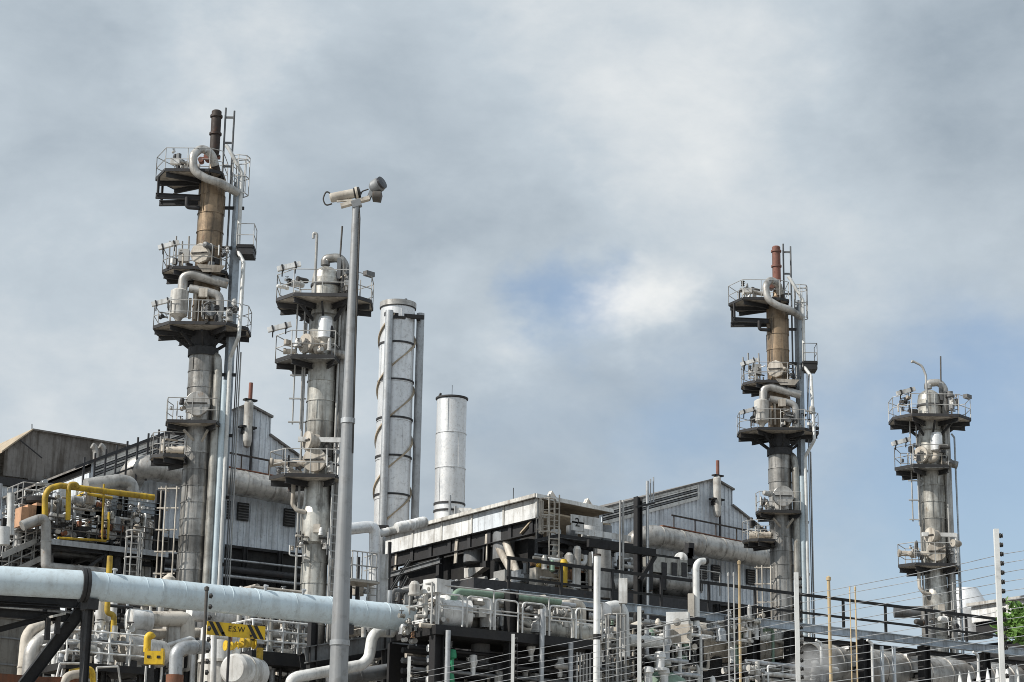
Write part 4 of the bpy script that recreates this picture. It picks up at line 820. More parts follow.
# white riser and railed cage left of the heater
yl = 4.; t = thing('duct_riser', 'white riser elbow and railed cage under the tall stack', 'pipe', (Y(374,560,yl).x,yl,0))
ringpipe(t, [Y(340,530,yl), Y(366,527,yl), Y(373,527,yl), Y(375,533,yl), Y(374,650,yl)], .3, 'silver', bend=.55); ringpipe(t, [Y(376,534,yl), Y(400,529,yl), Y(424,523,yl)], .2, 'white')
ringpipe(t, [Y(383,555,yl), Y(382,650,yl)], .28, 'white'); 
for k, (px, py) in enumerate(((402,527),(412,525),(420,523))): q = Y(px,py,yl-.2); MB().lathe([(0,-.4),(.26,-.35),(.3,-.2),(.3,.2),(.26,.35),(0,.4)], q, 14, (1,0,.3)).build('canister', 'white', t)
q = Y(364,580,yl-1); z1 = Y(364,552,yl-1).z
cg = MB()
for k in range(6): xx = q.x-.7+k*.28; cg.tube([(xx,yl-1,q.z), (xx,yl-1,z1)], .035, 5, 0)
for z in (q.z, (q.z+z1)/2, z1): cg.tube([(q.x-.75,yl+.3,z), (q.x-.75,yl-1,z), (q.x+.75,yl-1,z), (q.x+.75,yl+.3,z)], .035, 5, 0)
cg.build('guard_cage', 'rail', t); MB().box((q.x,yl-.4,q.z-.08), (1.7,1.4,.1)).build('deck', 'cream', t)
ladder((q.x+.5,yl-1,q.z-4), (q.x+.5,yl-1,q.z), (-.2,-1,0), .5, .04, .33).build('ladder', 'rail', t)
for px in (350, 357, 388): qq = Y(px,600,yl+.5); MB().bar((qq.x,yl+.5,0), (qq.x,yl+.5,Y(px,555 if px < 380 else 540,yl).z), .14, .14).build('post', 'steel_dark', t)
clutter(t, Y(350,600,yl).x, Y(395,600,yl).x, yl, yl+2, Y(370,620,yl).z, Y(370,582,yl).z, 30, 35, MIX+('steel_dark',), (.05,.14))
# ------------------------------------------------------------------ long pipe rack with black handrail
yr = -17.; a = Y(505,577,yr); zr = 13.98; x0 = a.x; x1 = 46.
t = thing('pipe_rack', 'long pipe rack with blue-grey walkway beam and black handrail running to the right edge', 'rack', ((x0+x1)/2,yr,0))
seg = 6; xs = [x0+(x1-x0)*k/seg for k in range(seg+1)]
for p, q in zip(xs, xs[1:]):
    MB().ibeam((p+.01,yr,zr-.2), (q-.01,yr,zr-.2), .3, .36, .03).build('walkway_beam', 'steel_blue', t)
    MB().ibeam((p+.01,yr+3.4,zr-.2), (q-.01,yr+3.4,zr-.2), .3, .36, .03).build('walkway_beam', 'steel_dark', t)
n = int((x1-x0)/.62)
for k in range(n): xx = x0+.3+k*.62; MB().box((xx,yr+.45,zr+.0), (.5,.6,.05)).build('grating_panel', 'galv', t)
for yy, mt in ((yr-.12,'steel_black'),):
    for k in range(int((x1-x0)/2.6)+1): xx = x0+.1+k*2.6; MB().bar((xx,yy,zr), (xx,yy,zr+1.25), .1, .1).build('rail_post', mt, t)
    for h, w in ((1.25,.13),(.45,.1)): MB().bar((x0,yy,zr+h), (x1,yy,zr+h), .07, w).build('handrail', mt, t)
for xx in [Y(p,640,yr).x for p in (511,583,755,792,865,925,985,1040)]:
    MB().ibeam((xx,yr+.1,0), (xx,yr+.1,zr-.4), .42, .42, .03).build('post', 'steel_black', t); MB().ibeam((xx+.3,yr+3.3,0), (xx+.3,yr+3.3,zr-.4), .36, .36, .03).build('post', 'steel_dark', t)
    for z in (zr-.65, zr-1.7, zr-2.9): MB().ibeam((xx,yr+.3,z), (xx,yr+3.2,z), .2, .26).build('cross_beam', 'steel_black', t)
q = random.Random(44)
for lev in (zr-.45,):
    yy = yr+2.5
    while yy < yr+3.2:
        r = q.choice((.06,.08,.11,.16,.2)); yy += r+.06
        s0, s1 = (x0-1 if q.random() < .7 else q.uniform(8,24)), (x1 if q.random() < .6 else q.uniform(22,40))
        ringpipe(t, [(s0,yy,lev+r), (s1,yy,lev+r)], r, q.choice(('steel_dark','steel_grey','galv','duct_grey','clad_pale','white_dirty','steel_black')), r > .1, 8); yy += r+.1
for p, q2 in zip(xs, xs[1:]): MB().box(((p+q2)/2,yr+3.5,zr-.75), (q2-p-.2,.08,.7)).build('cable_tray', 'steel_black', t)
for k in range(30): xx = 18+k*.85+q.uniform(-.2,.2); valve(t, (xx,yr+q.uniform(2.4,3),zr-q.choice((.75,.8,.9))), (1,0,0), .09, q.choice(('white','galv','clad_pale')), 'rail')
# post and arm of the hoist in front of the gabled building
ym = -6.; t = thing('hoist_post', 'thick black post with bracket arm and slim grey poles in front of the gabled building', 'post', (Y(638,560,ym).x,ym,0))
MB().ibeam(V((Y(638,560,ym).x,ym,0)), V((Y(638,560,ym).x,ym,Y(638,497,ym).z)), 0.32, 0.32, .04).build('post', 'steel_black', t)
MB().bar(Y(588,543,ym-.5), Y(655,553,ym-.5), .2, .36).build('arm', 'steel_black', t); MB().bar(Y(640,580,ym-.4), Y(655,556,ym-.4), .16, .2).build('brace', 'steel_black', t); MB().bar(Y(636,507,ym-.3), Y(654,503,ym-.3), .1, .1).build('arm', 'steel_dark', t)
for px, py, r in ((647.5,482,.085),(650.5,480,.04),(653.5,478,.04)): q = Y(px,600 if r > .08 else 503,ym-.2); MB().cyl((q.x,ym-.2,q.z if r < .08 else 0), (q.x,ym-.2,Y(px,py,ym).z), r, n=10).build('pole', 'galv', t)
for px in (620,623): q = Y(px,600,ym-2); MB().cyl((q.x,ym-2,10), (q.x,ym-2,Y(px,500,ym-2).z), .05, n=6).build('pole', 'rail', t)
# equipment on the roof of the unit before the gabled wall
ye = -3.; t = thing('exchanger_unit', 'grey cross drum with saddles and motors before the gabled wall', 'exchanger', (Y(660,582,ye).x,ye,0))
p, q = Y(610,585,ye), Y(678,583,ye); ringpipe(t, [p, Y(640,578,ye), q], .42, 'duct_grey', bend=.5, n=18); MB().lathe([(0,-.1),(.62,-.05),(.66,0),(.66,1.9),(.55,2.1),(0,2.15)], Y(660,583,ye), 22, (1,0,0)).build('drum', 'clad_grey', t)
for px in (650, 664, 674, 684): qq = Y(px,590,ye-.5); MB().bar(qq, qq+V((0,0,1.4)), .12, .3).build('saddle_strap', 'steel_dark', t)
MB().box(Y(668,562,ye+.5), (3.2,1.5,.35)).build('deck', 'steel_black', t); MB().box(Y(663,567,ye), (2.4,1.0,.8)).build('housing', 'clad_pale', t)
MB().lathe([(0,.4),(.3,.3),(.36,0),(.3,-.3),(0,-.4)], Y(681,559,ye), 16, CN).build('gauge', 'white', t)
for k in range(4): qq = Y(686+k*1.2,565-k*5,ye); MB().box(qq, (.35,.35,.7)).build('actuator', 'steel_dark', t)
railing([Y(683,590,ye), Y(720,596,ye)], 1.2, .035, 1, 1.2).build('railing', 'rail', t)
clutter(t, Y(600,580,ye).x, Y(690,580,ye).x, ye, ye+1.6, Y(640,600,ye).z, Y(640,556,ye).z, 87, 52, MIX+('steel_dark','cream','terracotta'), (.05,.14), .3, .2, k0=.65)
MB().prism([(Y(545,600,ye).x,ye-1),(Y(700,600,ye).x,ye-1),(Y(700,600,ye).x,ye+4),(Y(545,600,ye).x,ye+4)], 13.2, Y(640,598,ye).z).build('floor_slab', 'steel_dark', t)
# coloured plant under the heater platform
ye = -4.5; t = thing('burner_skid', 'colourful burner piping with yellow cylinder under the marked platform', 'skid', (Y(570,570,ye).x,ye,0))
for px, py, r, h, mt in ((563.5,573,.2,1.2,'yellow'),(552,566,.13,.4,'green'),(590,574,.09,2.0,'cream'),(602,572,.45,2.6,'duct_grey'),(577,568,.2,2.0,'white_dirty')):
    qq = Y(px,py,ye); MB().lathe([(0,h/2+.1),(r*.7,h/2+.06),(r,h/2-.1),(r,-h/2),(r*1.15,-h/2-.02),(0,-h/2-.1)], qq, 16).build('cylinder', mt, t)
for px, py in ((582,583),(575,580),(546,583),(540,578)): MB().box(Y(px,py,ye+.8), (.9,.6,.9)).build('brick_block', 'terracotta' if px%2 else 'cream', t)
clutter(t, Y(540,575,ye).x, Y(612,575,ye).x, ye, ye+1.6, Y(570,592,ye).z, Y(570,552,ye).z, 79, 53, MIX+('yellow','terracotta','steel_dark','rust'), (.04,.13), .3, .2, k0=.65)
MB().prism([(Y(470,592,ye).x,ye-.3),(Y(620,592,ye).x,ye-.3),(Y(620,592,ye).x,ye+3),(Y(470,592,ye).x,ye+3)], 14.2, Y(570,590,ye).z).build('floor_slab', 'steel_dark', t)
# clutter below the white fascia
ye = 1.0; t = thing('burner_skid', 'dark burner machinery with boxes below the white fascia', 'skid', (17,ye+3,0))
for k in range(70):
    qq = random.Random(600+k); px = qq.uniform(392,520); py = 600-(px-392)*.12+qq.uniform(-12,12); c = X(px,py,16.6+qq.uniform(-.5,.5)); u = qq.random(); mt = qq.choice(MIX+('steel_dark','steel_dark','terracotta'))
    if u < .3: MB().box(c, (qq.uniform(.3,.7),qq.uniform(.3,1.0),qq.uniform(.2,.6))).build('junction_box', mt, t)
    elif u < .55: valve(t, c, (0,1,0), qq.uniform(.07,.14), mt)
    else: MB().tube([c, c+V((0,qq.uniform(.5,2.5),0)), c+V((0,2.5,-qq.uniform(.5,2)))], qq.uniform(.05,.13), 8).build('pipe', mt, t)
MB().box((16.6,6,13.8), (1.6,16,.4)).build('floor_slab', 'steel_dark', t)
# ------------------------------------------------------------------ railed deck in the middle foreground
yl = -22.; a, b = Y(436,622,yl), Y(600,643,yl); zd = (a.z+b.z)/2
t = thing('manifold_deck', 'black edged deck with looped white handrails and green pipe beside the pale pipe end', 'platform', ((a.x+b.x)/2,yl+1.5,0))
MB().prism([(a.x,yl),(b.x,yl),(b.x,yl+3.2),(a.x,yl+3.2)], zd-.35, zd).build('deck', 'steel_black', t)
n = 6
for k in range(n):
    xa, xb = a.x+(b.x-a.x)*(k+.08)/n, a.x+(b.x-a.x)*(k+.92)/n
    MB().tube([(xa,yl,zd), (xa,yl,zd+1.15), (xb,yl,zd+1.15), (xb,yl,zd)], .035, 8, .18).tube([(xa,yl,zd+.6), (xb,yl,zd+.6)], .028, 6, 0).build('rail_loop', 'white', t)
railing([(a.x,yl,zd), (b.x+.1,yl,zd)], 1.45, .03, 1, 2.6).build('railing', 'rail', t)
railing([(a.x-.2,yl+3.1,zd), (a.x-.2,yl,zd)], 1.5, .04, 1, 1.4).build('railing', 'rail', t)
ringpipe(t, [Y(451,628,yl+.6), Y(454,596,yl+.6), Y(458,591.5,yl+.6), Y(505,596,yl+.6), Y(560,602,yl+.6)], .13, 'green', False, bend=.35)
q = Y(437,587,yl+.3); MB().box(q, (.75,.7,.5), .25).build('junction_box', 'white', t); MB().bar(q-V((0,0,.2)), V((q.x,q.y,zd)), .06, .06).build('box_stand', 'rail', t)
ringpipe(t, [(e.x-.3,yl+1.8,zd+.45), (b.x+1,yl+1.8,zd+.45)], .45, 'clad_pale', n=18)
for px, py in ((448,606),(437,612),(462,606),(488,604)): q = Y(px,py,yl+1); MB().lathe([(0,.6),(.3,.5),(.42,.1),(.42,-.3),(.5,-.32),(.5,-.42),(.3,-.5),(.3,-.9)], q, 18).build('relief_valve', 'white', t)
MB().lathe([(0,-.3),(.5,-.2),(.55,0),(.55,.9),(0,1.0)], Y(446,614,yl+.8), 18, (.9,-.3,0)).build('drum', 'white', t)
ringpipe(t, [Y(515,602,yl+2), Y(545,598,yl+2)], .13, 'cream'); ringpipe(t, [Y(528,612,yl+2), Y(575,602,yl+2), Y(582,606,yl+2), Y(582,630,yl+2)], .17, 'cream')
clutter(t, a.x+.1, b.x-.2, yl+.6, yl+2.6, zd+.1, zd+1.5, 108, 61, MIX, (.04,.12), .3, .3, k0=.65); clutter(t, a.x-.8, a.x+.6, yl+.2, yl+2.6, zd-.5, zd+1.5, 37, 62, MIX+('terracotta',), (.05,.1), .3, .4, k0=.65)
for px in (447, 541, 570): q = Y(px,650,yl-.1); MB().cyl((q.x,yl-.15,0), (q.x,yl-.15,zd+(.95 if px == 541 else -.2)), .1, n=10).build('prop', 'galv', t)
for px in (438, 512, 594): q = Y(px,650,yl+.2); MB().ibeam((q.x,yl+.3,0), (q.x,yl+.3,zd-.35 if px != 512 else zd+1.6), .4, .4, .03).build('post', 'steel_black', t)
for k in range(5): q = Y(577+k*3.2,650,yl+.1); MB().cyl((q.x,yl+.1,0), (q.x,yl+.1,zd-.5), .045, n=6).build('conduit', 'rail', t)
# tiers of small pipes below the deck
for k in range(9):
    z = zd-.8-k*.38
    for j in range(2): ringpipe(t, [(a.x-.6+.3*j,yl+.9+j*.9,z), (b.x-.2,yl+.9+j*.9,z)], .07 if j == 0 else .11, ('steel_black','steel_dark','steel_grey','steel_dark')[(k+j)%4], False, 8)
    q = Y(440,650,yl); valve(t, (a.x+.3,yl+.7,z), (1,0,0), .08, ('white','galv','clad_pale')[k%3])
MB().box(((a.x+b.x)/2,yl+3.3,zd-2.6), (b.x-a.x,.15,4.4)).build('shade_panel', 'steel_black', t)  # black sheet added for the shaded void behind the pipe tiers
for px, py in ((452,654),(450,678)): q = Y(px,py,yl+.5); MB().lathe([(0,.18),(.14,.15),(.17,0),(.17,-.14),(.08,-.18),(.08,-.6)], q, 14).build('green_cap', 'bright_green', t)
MB().cyl(Y(480,670,yl+1.6), Y(481,636,yl+1.6), .36, n=18).build('catch_pot', 'steel_grey', t)
for px, py in ((473,662),(531,648),(560,664),(500,672)): q = Y(px,py,yl+.9); MB().lathe([(0,.3),(.14,.25),(.18,0),(.1,-.2),(.1,-.5)], q, 12).build('drain_pot', 'white', t)
clutter(t, a.x+.3, b.x-.3, yl+.5, yl+3, zd-4.2, zd-.6, 87, 63, ('steel_dark','steel_grey','steel_black','duct_grey','white_dirty','cream'), (.04,.12), .3, .25, k0=.65)
# ------------------------------------------------------------------ right of the deck
yl = -21.; q = Y(597,600,yl-4); t = thing('marker_pole', 'thick white pole with black band and dark cap, right of the looped handrails', 'pole', (q.x,yl-4,0))
zt = Y(597,556,yl-4).z; zb = Y(597,637,yl-4).z
MB().cyl((q.x,yl-4,0), (q.x,yl-4,zt), .125, n=14).build('shaft', 'pole_white', t); MB().cyl((q.x,yl-4,zb-.1), (q.x,yl-4,zb+.1), .13, n=14).build('band', 'black', t); MB().cyl((q.x,yl-4,zt), (q.x,yl-4,zt+.07), .15, n=14).build('cap', 'vent_black', t)
t = thing('ladder_cage', 'white caged ladder with thick elbow pipe beside the white pole', 'ladder', (Y(615,650,yl).x,yl,0))
q = Y(612,700,yl-.6); zt = Y(612,616,yl-.6).z; ladder((q.x,q.y,q.z-2), (q.x,q.y,zt), (-.1,-1,0), .55, .04, .33, True, 1.3).build('cage', 'rail', t)
ringpipe(t, [Y(602,616,yl), Y(606,608,yl), Y(618,606,yl), Y(623,612,yl), Y(624,657,yl)], .24, 'pole_white', bend=.45); MB().lathe([(0,-.2),(.3,-.18),(.34,0),(.34,.3),(0,.32)], Y(603,612,yl-.2), 16, (-.6,-.8,0)).build('end_cap', 'galv', t)
for px, py in ((623,585),(623,597)): MB().box(Y(px,py,yl-1), (.32,.3,.5), FZ).build('junction_box', 'white', t)
MB().bar(V((Y(621,640,yl-.8).x,yl-.8,0)), V((Y(621,640,yl-.8).x,yl-.8,Y(621,580,yl-.8).z)), .07, .07).build('box_stand', 'rail', t)
clutter(t, Y(605,650,yl).x, Y(640,650,yl).x, yl+.3, yl+2, Y(620,700,yl).z, Y(620,625,yl).z, 58, 71, MIX+('steel_dark',), (.04,.1), .25, .2, k0=.65)
yl = -20.; q = Y(696,620,yl); t = thing('vent_pipe', 'white gooseneck vent pipe rising in front of the gabled wall', 'pipe', (q.x,yl,0))
ringpipe(t, [(q.x,yl,0), Y(696,566,yl), Y(699,561.5,yl), Y(705,561,yl)], .14, 'pole_white', False, bend=.4); MB().lathe([(.1,0),(.16,.02),(.16,.14),(.05,.14)], Y(704,561,yl), 12, (1,0,.1)).build('vent_mouth', 'black', t); MB().box(Y(691,606,yl), (.24,.25,1.0), FZ).build('junction_box', 'cream', t); MB().box(Y(695,619,yl), (.9,.3,.14)).build('clamp', 'steel_black', t)
yl = -21.; t = thing('pump_station', 'crowded white pumps, boxes and rounded tank top in the lower middle', 'pump', (Y(670,660,yl).x,yl,0))
MB().box(Y(678,622,yl), (.9,.5,.75), FZ-.2).build('control_box', 'white', t); MB().box(Y(681,634,yl-.3), (.85,.1,.75), FZ-.3).build('control_door', 'cream', t); MB().lathe([(0,.12),(.14,.1),(.16,0)], Y(677,622,yl-.5), 12, CN).build('gauge', 'white_dirty', t)
q = Y(661,688,yl); MB().lathe([(1.15,-4),(1.15,0),(.95,.35),(.5,.58),(0,.65)], q, 28).build('tank', 'green', t); 
for px, py in ((660,660),(648,675),(664,676)): MB().lathe([(0,.35),(.2,.3),(.24,.1),(.17,.05),(.17,-.3),(.3,-.32),(.3,-.42),(0,-.42)], Y(px,py,yl-.9), 14).build('hatch', 'white', t)
ringpipe(t, [Y(628,640,yl), Y(668,643,yl)], .24, 'pole_white'); ringpipe(t, [Y(640,628,yl+.6), Y(628,633,yl+.6), Y(628,650,yl+.6)], .3, 'cream'); ringpipe(t, [Y(667,625,yl-.1), Y(666,660,yl-.1)], .15, 'galv')
railing([Y(638,672,yl-.6), Y(690,660,yl-.6)], 1.6, .03, 2, 1.2).build('railing', 'rail', t)
for px in (645, 668, 688, 700): q = Y(px,660,yl+.8); MB().ibeam((q.x,yl+.8,0), (q.x,yl+.8,q.z+1), .22, .22).build('post', 'steel_black', t)
clutter(t, Y(632,650,yl).x, Y(715,650,yl).x, yl, yl+2, Y(670,700,yl).z, Y(670,622,yl).z, 174, 72, MIX+('steel_dark','steel_black','steel_dark','green'), (.04,.12), .3, .3, k0=.65)
yl = -15.6; t = thing('horizontal_vessel', 'long cream horizontal vessel behind the fence wires with white pipe on top', 'vessel', (Y(750,655,yl).x,yl+.4,0))
p, q = Y(690,640,yl+.4), Y(786,656,yl+.4); q.z = p.z; ax = (q-p).normalized(); Ln = (q-p).length
for k in range(3): MB().lathe([(.82,0),(.84,.0),(.84,.05),(.82,.05),(.82,Ln/3)], p+ax*(Ln*k/3), 30, ax).build('shell_ring', 'cream', t)
MB().lathe([(.82,0),(.7,.25),(.4,.42),(0,.48)], q, 30, ax).build('dished_end', 'cream', t); MB().lathe([(.82,0),(.7,-.25),(0,-.48)], p, 30, ax).build('dished_end', 'cream', t)
for f_ in (.2, .8): MB().box(p+ax*Ln*f_-V((0,0,1.2)), (.4,1.2,1.0)).build('saddle', 'steel_dark', t)
for f_ in (.2, .8): c_ = p+ax*Ln*f_; MB().box((c_.x,c_.y,(c_.z-1.7)/2), (.8,1.2,c_.z-1.7)).build('plinth', 'concrete', t)
ringpipe(t, [Y(745,634,yl-.7), Y(782,637,yl-.7), Y(789,641,yl-.7), Y(789,668,yl-.7)], .26, 'pole_white', bend=.55)
ringpipe(t, [Y(737,690,yl-1), Y(738,642,yl-1), Y(744,634,yl-1), Y(771,629,yl-1), Y(773,632,yl-1), Y(773,700,yl-1)], .07, 'green', False); ringpipe(t, [Y(731,700,yl-1), Y(733,636,yl-1), Y(738,628,yl-1), Y(746,618,yl-1)], .12, 'pole_white', False)
MB().cyl(Y(735,700,yl-1.2), Y(736,626,yl-1.2), .05, n=8).build('standpipe', 'green', t)
clutter(t, Y(705,650,yl).x, Y(800,650,yl).x, yl-2.6, yl-1, Y(750,705,yl).z, Y(750,668,yl).z, 72, 73, MIX+('steel_dark','steel_black'), (.04,.12), .2, .3, k0=.65)
clutter(t, Y(690,650,yl).x, Y(735,650,yl).x, yl-2, yl-1.2, Y(750,650,yl).z, Y(750,622,yl).z, 52, 74, MIX+('steel_dark','steel_black'), (.04,.12), .2, .3, k0=.65)
yl = -15.3; t = thing('flue_duct', 'long weathered grey duct low at the right, behind the rack posts', 'duct', (Y(930,665,yl).x,yl,0))
p, q = Y(808,664,yl), Y(1080,690,yl); z = p.z; n = 13
for k in range(n): MB().lathe([(.92,0),(.95,0),(.95,.05),(.92,.05),(.92,(q.x-p.x)/n)], (p.x+(q.x-p.x)*k/n,yl,z), 26, (1,0,0)).build('duct_ring', 'duct_grey', t)
for k in range(5): xx = p.x+(q.x-p.x)*(k+.5)/5; MB().box((xx,yl,(z-.9)/2), (.8,1.2,z-.9)).build('plinth', 'concrete', t)
for px, py in ((850,652),(908,660),(1000,676)): qq = Y(px,py,yl-.4); MB().box(qq, (.6,.5,.5)).build('hatch', 'white', t)
for px in (882, 894): qq = Y(px,660,yr-.5); MB().bar((qq.x,yr-.5,0), (qq.x,yr-.5,Y(px,646,yr-.5).z), .12, .12).build('edge_post', 'wall', t)
for px, py in ((872,640),(978,652),(821,640)): MB().tube([(Y(px,700,yr-1).x,yr-1,0), Y(px,py+3,yr-1), Y(px-5,py,yr-1)], .06, 8).build('lamp_pipe', 'white', t)
clutter(t, Y(800,650,yl).x, Y(1040,650,yl).x, yl+1.5, yl+2.5, z-3, z+.2, 40, 75, MIX+('steel_dark','steel_black'), (.05,.12), .2, .3)
# near-black blocks added far behind, standing in for shadowed plant under the racks
t = thing('shade_backdrop', 'near-black backdrop added as shade under the pipe rack at the middle right', 'building', (30,14,0))
MB().box((31,12,7.), (24,6,14.)).build('hall', 'interior_shade', t)  # added block, dark colour in place of shade
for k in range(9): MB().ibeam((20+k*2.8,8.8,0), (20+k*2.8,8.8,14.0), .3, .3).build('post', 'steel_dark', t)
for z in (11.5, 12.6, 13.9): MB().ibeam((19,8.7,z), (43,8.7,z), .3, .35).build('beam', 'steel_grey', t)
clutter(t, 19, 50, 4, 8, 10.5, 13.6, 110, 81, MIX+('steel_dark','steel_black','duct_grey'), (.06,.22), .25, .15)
t = thing('shade_backdrop', 'near-black backdrop added as shade under the pale pipe at the left', 'building', (0,12,0))
MB().box((-1,14,6.6), (30,6,13.2)).build('hall', 'interior_shade', t)  # added block, dark colour in place of shade below the pipe
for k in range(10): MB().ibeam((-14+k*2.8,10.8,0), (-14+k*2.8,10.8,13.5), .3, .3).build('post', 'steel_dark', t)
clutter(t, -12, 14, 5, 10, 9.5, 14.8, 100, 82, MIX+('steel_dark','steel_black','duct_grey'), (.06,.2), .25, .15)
# ------------------------------------------------------------------ second heater house far right
hx, hy, zt = 53.34, -3.0, 19.75
t = thing('fired_heater', 'white fascia of a second heater house at the right edge', 'heater', (hx,hy,0))
for k in range(2):
    y0 = hy+.02+k*2.94; MB().box((hx+.06,y0+1.46,zt-.54), (.1,2.9,.98)).build('fascia_panel', 'white', t); MB().box((hx,y0,zt-.54), (.09,.12,.98)).build('joint_cover', 'white_dirty', t)
MB().slab([(hx-.15,hy-.15,zt),(hx+4.6,hy-.15,zt-.25),(hx+4.6,hy-.15,zt-.12),(hx-.15,hy-.15,zt+.1)], (0,6.1,0)).build('roof', 'roof_tan', t)
MB().bar((hx-.2,hy-.2,zt+.04), (hx-.2,hy+6,zt+.04), .14, .18).build('gutter', 'white_dirty', t); MB().ibeam((hx+.3,hy+.3,zt-1.4), (hx+.3,hy+5.8,zt-1.4), .4, .72, .04).build('edge_beam', 'steel_dark', t)
MB().box((hx+2.9,hy+3,9), (4.0,5.6,17)).build('firebox', 'steel_black', t)
q = X(966,600,hx+1.6); MB().lathe([(1.55,-1.6),(1.55,.0),(.75,1.4),(.7,1.42),(0,1.42)], (hx+1.6,q.y,zt+.0), 28).build('cone', 'silver', t)
# ------------------------------------------------------------------ lamp post with two floodlights
Zl = 25.; b = dep(348,420,Zl); top = dep(355.3,204,Zl).z
t = thing('lamp_post', 'tall tapered grey post with a floodlight and a camera drum on top', 'lamp post', (b.x,b.y,0))
MB().cyl((b.x,b.y,0), (b.x,b.y,top), .16, .045, 20).build('shaft', 'pole', t); MB().lathe([(.2,0),(.2,.03),(.13,.05),(.12,.5)], (b.x,b.y,0), 16).build('base', 'pole', t)
Q = lambda r, d, z: RD((b.x,b.y), r, d, top+z)
for z_ in (4.6, 7.3): rr_ = .16-.115*z_/top; MB().lathe([(rr_,-.03),(rr_+.012,-.03),(rr_+.012,.03),(rr_,.03)], (b.x,b.y,z_), 20).build('joint_collar', 'galv', t)
MB().tube([Q(.075,-.04,-3.2), Q(.062,-.04,-2), Q(.055,-.03,-.2), Q(.03,0,.03)], .011, 6, .1).build('cable', 'rail_dark', t)
MB().bar(Q(-.19,0,-.03), Q(.17,0,.08), .09, .045).bar(Q(-.24,-.03,.02), Q(-.05,-.03,.04), .03, .02).build('crossarm', 'cream', t); MB().bar(Q(-.05,0,-.02), Q(.06,0,.02), .1, .09).build('bracket', 'steel_grey', t)
h = MB().lathe([(0,-.2),(.055,-.19),(.062,-.17),(.062,.12),(.08,.14),(.08,.16),(0,.17)], Q(-.14,0,.115), 18, (Q(.1,0,.17)-Q(-.25,0,.09))).build('floodlight', 'cream', t)
MB().lathe([(.062,.11),(.072,.12),(.072,.19),(0,.2)], Q(-.14,0,.115), 18, (Q(.1,0,.17)-Q(-.25,0,.09))).build('lens_hood', 'black', h)
MB().tube([Q(-.31,0,.12), Q(-.38,0,.17), Q(-.42,0,.06), Q(-.38,0,-.03), Q(-.3,0,.0)], .01, 6, .1).build('cable_loop', 'rail_dark', t)
MB().tube([Q(.03,0,.06), Q(.07,0,.17), Q(.15,0,.2)], .009, 6, .05).build('cable_loop', 'rail_dark', t)
h = MB().lathe([(0,-.09),(.07,-.07),(.095,-.03),(.095,.05),(.08,.08),(0,.09)], Q(.25,0,.24), 18, _r*.75-_f*.5+V((0,0,.35))).build('lamp_head', 'steel_grey', t)
MB().lathe([(.085,.07),(.085,.1),(0,.105)], Q(.25,0,.24), 18, _r*.75-_f*.5+V((0,0,.35))).build('lens', 'lens', h); MB().lathe([(0,-.07),(.075,-.05),(.085,.05),(0,.07)], Q(.26,0,.11), 14, _r).build('ballast', 'rail_dark', h)
MB().bar(Q(.15,0,.06), Q(.2,0,.2), .05, .05).build('yoke', 'steel_grey', t)
# ------------------------------------------------------------------ electric fence in the foreground
p5, p4 = dep(1000,620,21.9), dep(797,620,25.06); p5.z = p4.z = 0; st = p4-p5; ztop = 5.54
t = thing('electric_fence', 'slim pale fence posts with black insulators strung with many thin wires', 'fence', tuple(p4))
posts = [p5+st*k for k in range(-1, 5)]; ins0 = None
for i, p in enumerate(posts):
    po = MB().box((p.x,p.y,ztop/2), (.05,.05,ztop), FZ).build('post', 'pole_white', t)
    for k in range(17):
        c = RD((p.x,p.y),.045,0,ztop-.07-k*.098)
        if ins0 is None: ins0 = MB().lathe([(0,-.02),(.02,-.02),(.028,0),(.02,.012),(.026,.02),(0,.025)], c, 8, _r).build('insulator', 'black', po); c0 = c
        else: o_ = ins0.copy(); COL.objects.link(o_); o_.parent = po; o_.location = V(ins0.location)+(c-c0)
for k in range(2, 17):
    z = ztop-.07-k*.098; a, b2 = RD(posts[0],.06,0,z), RD(posts[-1],.06,0,z)
    qs = random.Random(k); pts_ = []
    for p, q_ in zip(posts, posts[1:]):
        sg = qs.uniform(.0,.035)
        for j in range(6): u_ = j/6; pp = p.lerp(q_, u_); pts_.append(V(RD(pp,.06,0,z-sg*4*u_*(1-u_)+(qs.uniform(-.004,.004) if j else 0))))
    pts_.append(V(RD(posts[-1],.06,0,z))); MB().tube(pts_, .0036, 4, 0).build('wire', 'galv', t)
pk = p5-st*.6; t = thing('palisade_fence', 'pale pointed palisade pickets peeping up at the lower right corner', 'fence', (p5.x,p5.y,0))
dirn = st.normalized(); off = _f*.35; zt = 4.13; first = None
for k in range(34):
    c = p5+off-dirn*4.4+dirn*(k*.15)
    if first is None:
        mb = MB(); s_ = V((dirn.x,dirn.y,0))*.032; nn = V((-dirn.y,dirn.x,0))*.012
        mb.slab([c-s_+V((0,0,.3)), c+s_+V((0,0,.3)), c+s_+V((0,0,zt-.12)), c+V((0,0,zt)), c-s_+V((0,0,zt-.12))], nn); first = mb.build('picket', 'pole_white', t); cf = c
    else: o_ = first.copy(); COL.objects.link(o_); o_.parent = t; o_.location = V(first.location)+(c-cf)
for z in (.6, 3.6): MB().bar(p5+off-dirn*4.5+V((0,0,z))+_f*.03, p5+off+dirn*.7+V((0,0,z))+_f*.03, .04, .05).build('rail', 'pole_white', t)
